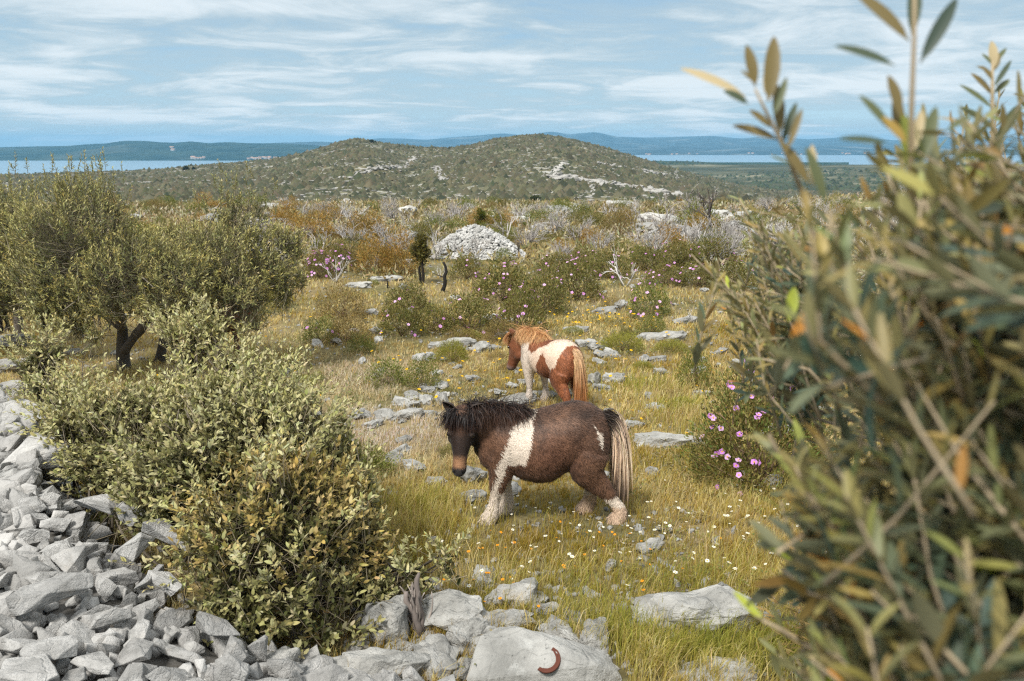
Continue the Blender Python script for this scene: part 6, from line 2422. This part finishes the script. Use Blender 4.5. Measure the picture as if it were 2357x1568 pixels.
DARKH['tail'] = tail_dark
P1, T1 = gp(1268, 1203)
PONY1 = Pony('shaggy dark brown pony with a white shoulder band facing the camera', P1 + np.array([.04, .13, 0]), R(180), 1.0, POSE1, coat_dark, 5, DARKH, 90000, 4600, 3200)


# ---------------------------------------------------------------- chestnut and cream pony
def coat_chestnut(s):
    V = s.V
    f = lambda k, q: fbm(V[:, 0] * k, V[:, 1] * k, V[:, 2] * k, s=q)
    n = .5 + .5 * f(4, 11)
    j = .022 * f(16, 12) + .010 * f(45, 13)
    j2 = .022 * f(16, 14)
    X, Z, Yl = V[:, 0] + j, V[:, 2] + j2, V[:, 1]
    X = np.where(X < 0, X / .74, X)
    cream = palette([(.60, .43, .31), (.66, .52, .41), (.56, .38, .27)], n, 0)
    pale = np.array([.66, .58, .50])
    C = cream.copy()
    fr = sstep(.15, .4, V[:, 0])[:, None]
    C = C + (pale - C) * fr * .8
    low = sstep(.45, .3, V[:, 2])[:, None]
    C = C + (np.array([.60, .52, .45]) - C) * low
    red = palette([(.135, .045, .020), (.20, .070, .030), (.105, .034, .016)], n, 0)
    # patches on the left flank, in the pony's own side view (X forward, Z up)
    flank = inpoly(X, Z, [(.02, .80), (-.02, .84), (-.10, .78), (-.17, .66), (-.22, .62), (-.28, .68), (-.36, .69), (-.40, .62), (-.42, .30), (-.34, .38), (-.22, .44), (-.06, .42), (.06, .45), (.14, .54), (.10, .68)])
    saddle = inpoly(X, Z, [(.12, 1.1), (.42, 1.1), (.40, .88), (.34, .80), (.24, .78), (.16, .86), (.02, .93), (-.05, 1.1)])
    hind = inpoly(X, Z, [(-.36, .69), (-.39, .76), (-.42, .84), (-.43, .92), (-.45, 1.1), (-.8, 1.1), (-.8, .0), (-.62, .14), (-.50, .20), (-.40, .24), (-.34, .40)])
    p = flank | saddle | hind
    right = Yl < -.03
    p = np.where(right, (inpoly(X, Z, [(-.05, .9), (.25, .8), (.2, .5), (-.1, .45)]) | (hind & (Z > .35))), p)
    p &= ~((V[:, 2] < .22) & (V[:, 1] < 0))
    C = np.where(p[:, None], red, C)
    h = s.onhead
    hc = red * .80
    mz = sstep(.40, .46, s.ht)[:, None]
    hc = hc + (np.array([.16, .10, .085]) - hc) * mz
    mz2 = sstep(.455, .49, s.ht)[:, None]
    hc = hc + (np.array([.05, .04, .04]) - hc) * mz2
    C = np.where(h[:, None], hc, C)
    cheek = (~h) & (V[:, 0] > s.pose['redneck']) & (V[:, 2] > .5)
    C = np.where(cheek[:, None], red * .85, C)
    return np.clip(C, .004, 1)


POSE2 = dict(belly=.085, tailspread=.45, neck=[(.30, 0, .74, .20, .18), (.45, .01, .79, .18, .145), (.57, .03, .83, .155, .118), (.68, .05, .86, .125, .10), (.75, .06, .865, .10, .088)],
             head=((.775, .06, .88), (.22, .06, -.95), (.95, .12, .24)), hs=1.08, headmin=.62, maneup=.45, manelen=.28, maneg=.34, manside=.2, forelen=.22, taillen=.80, tailsway=(.15, 0, -.1), redneck=.70,
             earc=(.16, .06, .03), crest=[(.26, 0, .955), (.40, 0, .985), (.53, .02, 1.0), (.65, .04, .995), (.74, .06, .975)], **legs(0, -.08, .0, .12))
BLOND = {'mane': lerp_t([(0, (.42, .19, .07)), (.5, (.58, .32, .14)), (1, (.62, .40, .21))]), 'fore': lerp_t([(0, (.40, .18, .07)), (1, (.55, .30, .14))]),
         'tail': lerp_t([(0, (.62, .42, .24)), (.35, (.60, .38, .20)), (.65, (.42, .19, .075)), (1, (.34, .14, .055))])}
P2, T2 = gp(1278, 941)
PONY2 = Pony('chestnut and cream pony with a blond mane standing half turned away', P2, R(180 - 55), 1.04, POSE2, coat_chestnut, 6, BLOND, 42000, 3000, 1800)


# ---------------------------------------------------------------- two more ponies in the shade of the olives
def coat_plain(col):
    def f(s):
        n = .5 + .5 * fbm(s.V[:, 0] * 4, s.V[:, 1] * 4, s.V[:, 2] * 4, s=3)
        return np.array(col)[None] * (.7 + .6 * n)[:, None]
    return f


POSE3 = dict(POSE2)
POSE3['earc'] = (.02, .015, .013)
P3, T3 = gp(62, 762)
Pony('black pony standing in the shade under the left olive', P3, R(200), 1.0, POSE3, coat_plain((.012, .010, .010)), 8,
     {'mane': lerp_t([(0, (.012, .01, .01)), (1, (.02, .016, .015))]), 'fore': lerp_t([(0, (.012, .01, .01)), (1, (.02, .016, .015))]), 'tail': lerp_t([(0, (.012, .01, .01)), (1, (.02, .016, .015))])}, 9000, 500, 500, .02)
P4, T4 = gp(500, 815)
Pony('reddish pony with a pale mane mostly hidden behind the second olive trunk', P4, R(35), .9, dict(POSE2), coat_plain((.15, .055, .03)), 9,
     {'mane': lerp_t([(0, (.5, .28, .18)), (1, (.66, .42, .30))]), 'fore': lerp_t([(0, (.5, .28, .18)), (1, (.66, .42, .30))]), 'tail': lerp_t([(0, (.5, .28, .18)), (1, (.6, .4, .3))])}, 9000, 700, 500, .02)

# ---------------------------------------------------------------- stump and horseshoe
r = np.random.default_rng(2)
p, t = gp(968, 1462)
top = at(952, 1362, t * 1.0)
acc = Acc()
for k in range(9):
    o = r.normal(0, .011, 3) * np.array([1, 1, 0])
    P = wander(p + o + np.array([0, 0, -.06]), top + o * 2.6 + np.array([0, 0, r.normal(0, .05)]), 12, .075, r)
    V, pl = tube(P, np.linspace(.034, .012, 12) * r.uniform(.6, 1.15, 12), 8)
    acc.add(V, pl, np.array((.20, .168, .15)) * r.uniform(.6, 1.3))
for k in range(26):
    o, o2 = r.normal(0, .022, 3) * np.array([1, 1, 0]), r.normal(0, .034, 3) * np.array([1, 1, .8])
    q0 = r.uniform(-.1, .35)
    P = wander(p + (top - p) * q0 + o, p + (top - p) * r.uniform(.7, 1.12) + o2, 8, .07, r)
    V, pl = tube(P, np.linspace(.010, .003, 8), 4)
    acc.add(V, pl, np.array((.26, .225, .20)) * r.uniform(.45, 1.35))
P = wander(p + np.array([0, 0, .0]), p + np.array([.30, -.04, .03]), 8, .05, r)
V, pl = tube(P, np.linspace(.022, .008, 8), 6)
acc.add(V, pl, (.13, .105, .09))
o = link('stump', acc.mesh('stump', M_BARK, origin=p), loc=p)
tag(o, 'weathered grey twisted stump standing between the front rocks', 'stump')

# the horseshoe lies on the slab, open side towards upper left
bpy.context.view_layer.update()
hit = None
dg = bpy.context.evaluated_depsgraph_get()
d = ray(1258, 1520)
inv = SLAB.matrix_world.inverted()
o_l = inv @ Vector((0, 0, 0))
d_l = (inv.to_3x3() @ Vector(d)).normalized()
ok, loc, nor, _ = SLAB.ray_cast(o_l, d_l)
if ok:
    pos, nrm = SLAB.matrix_world @ loc, (SLAB.matrix_world.to_3x3() @ nor).normalized()
    nrm = (nrm * .4 + Vector((0, -.15, 1)) * .6).normalized()
else:
    pos, nrm = Vector(SLAB_P) + Vector((0, 0, .14)), Vector((0, -.15, 1)).normalized()
rows, f = [], []
m = 25
for i in range(m):
    a = math.radians(-128 + 190 * i / (m - 1))
    rx, ry = .060, .066
    c = Vector((rx * math.cos(a), ry * math.sin(a), 0))
    tn = Vector((-rx * math.sin(a), ry * math.cos(a), 0)).normalized()
    out = Vector((tn.y, -tn.x, 0))
    wd = .0125 if 2 < i < m - 3 else .010
    for (u, h) in ((-wd, 0), (wd, 0), (wd * .9, .009), (.004, .0095), (.002, .007), (-.002, .007), (-.004, .0095), (-wd * .9, .009)):
        q = c + out * u
        rows.append((q.x, q.y, h))
for i in range(m - 1):
    for j in range(8):
        f.append([i * 8 + j, i * 8 + (j + 1) % 8, (i + 1) * 8 + (j + 1) % 8, (i + 1) * 8 + j])
RUSTM = mat_plain('rusty_iron', (.105, .04, .028), .95, .1, .1)
caps = [list(range(8))[::-1], [(m - 1) * 8 + j for j in range(8)]]
me = np_mesh('horseshoe', np.array(rows), [np.array(f), np.array(caps)], None, RUSTM)
hs = link('horseshoe', me)
q = nrm.to_track_quat('Z', 'Y')
hs.matrix_world = Matrix.Translation(pos + nrm * .006) @ q.to_matrix().to_4x4() @ Matrix.Rotation(R(8), 4, 'Z')
tag(hs, 'rusty red broken horseshoe lying on the pale slab', 'horseshoe')
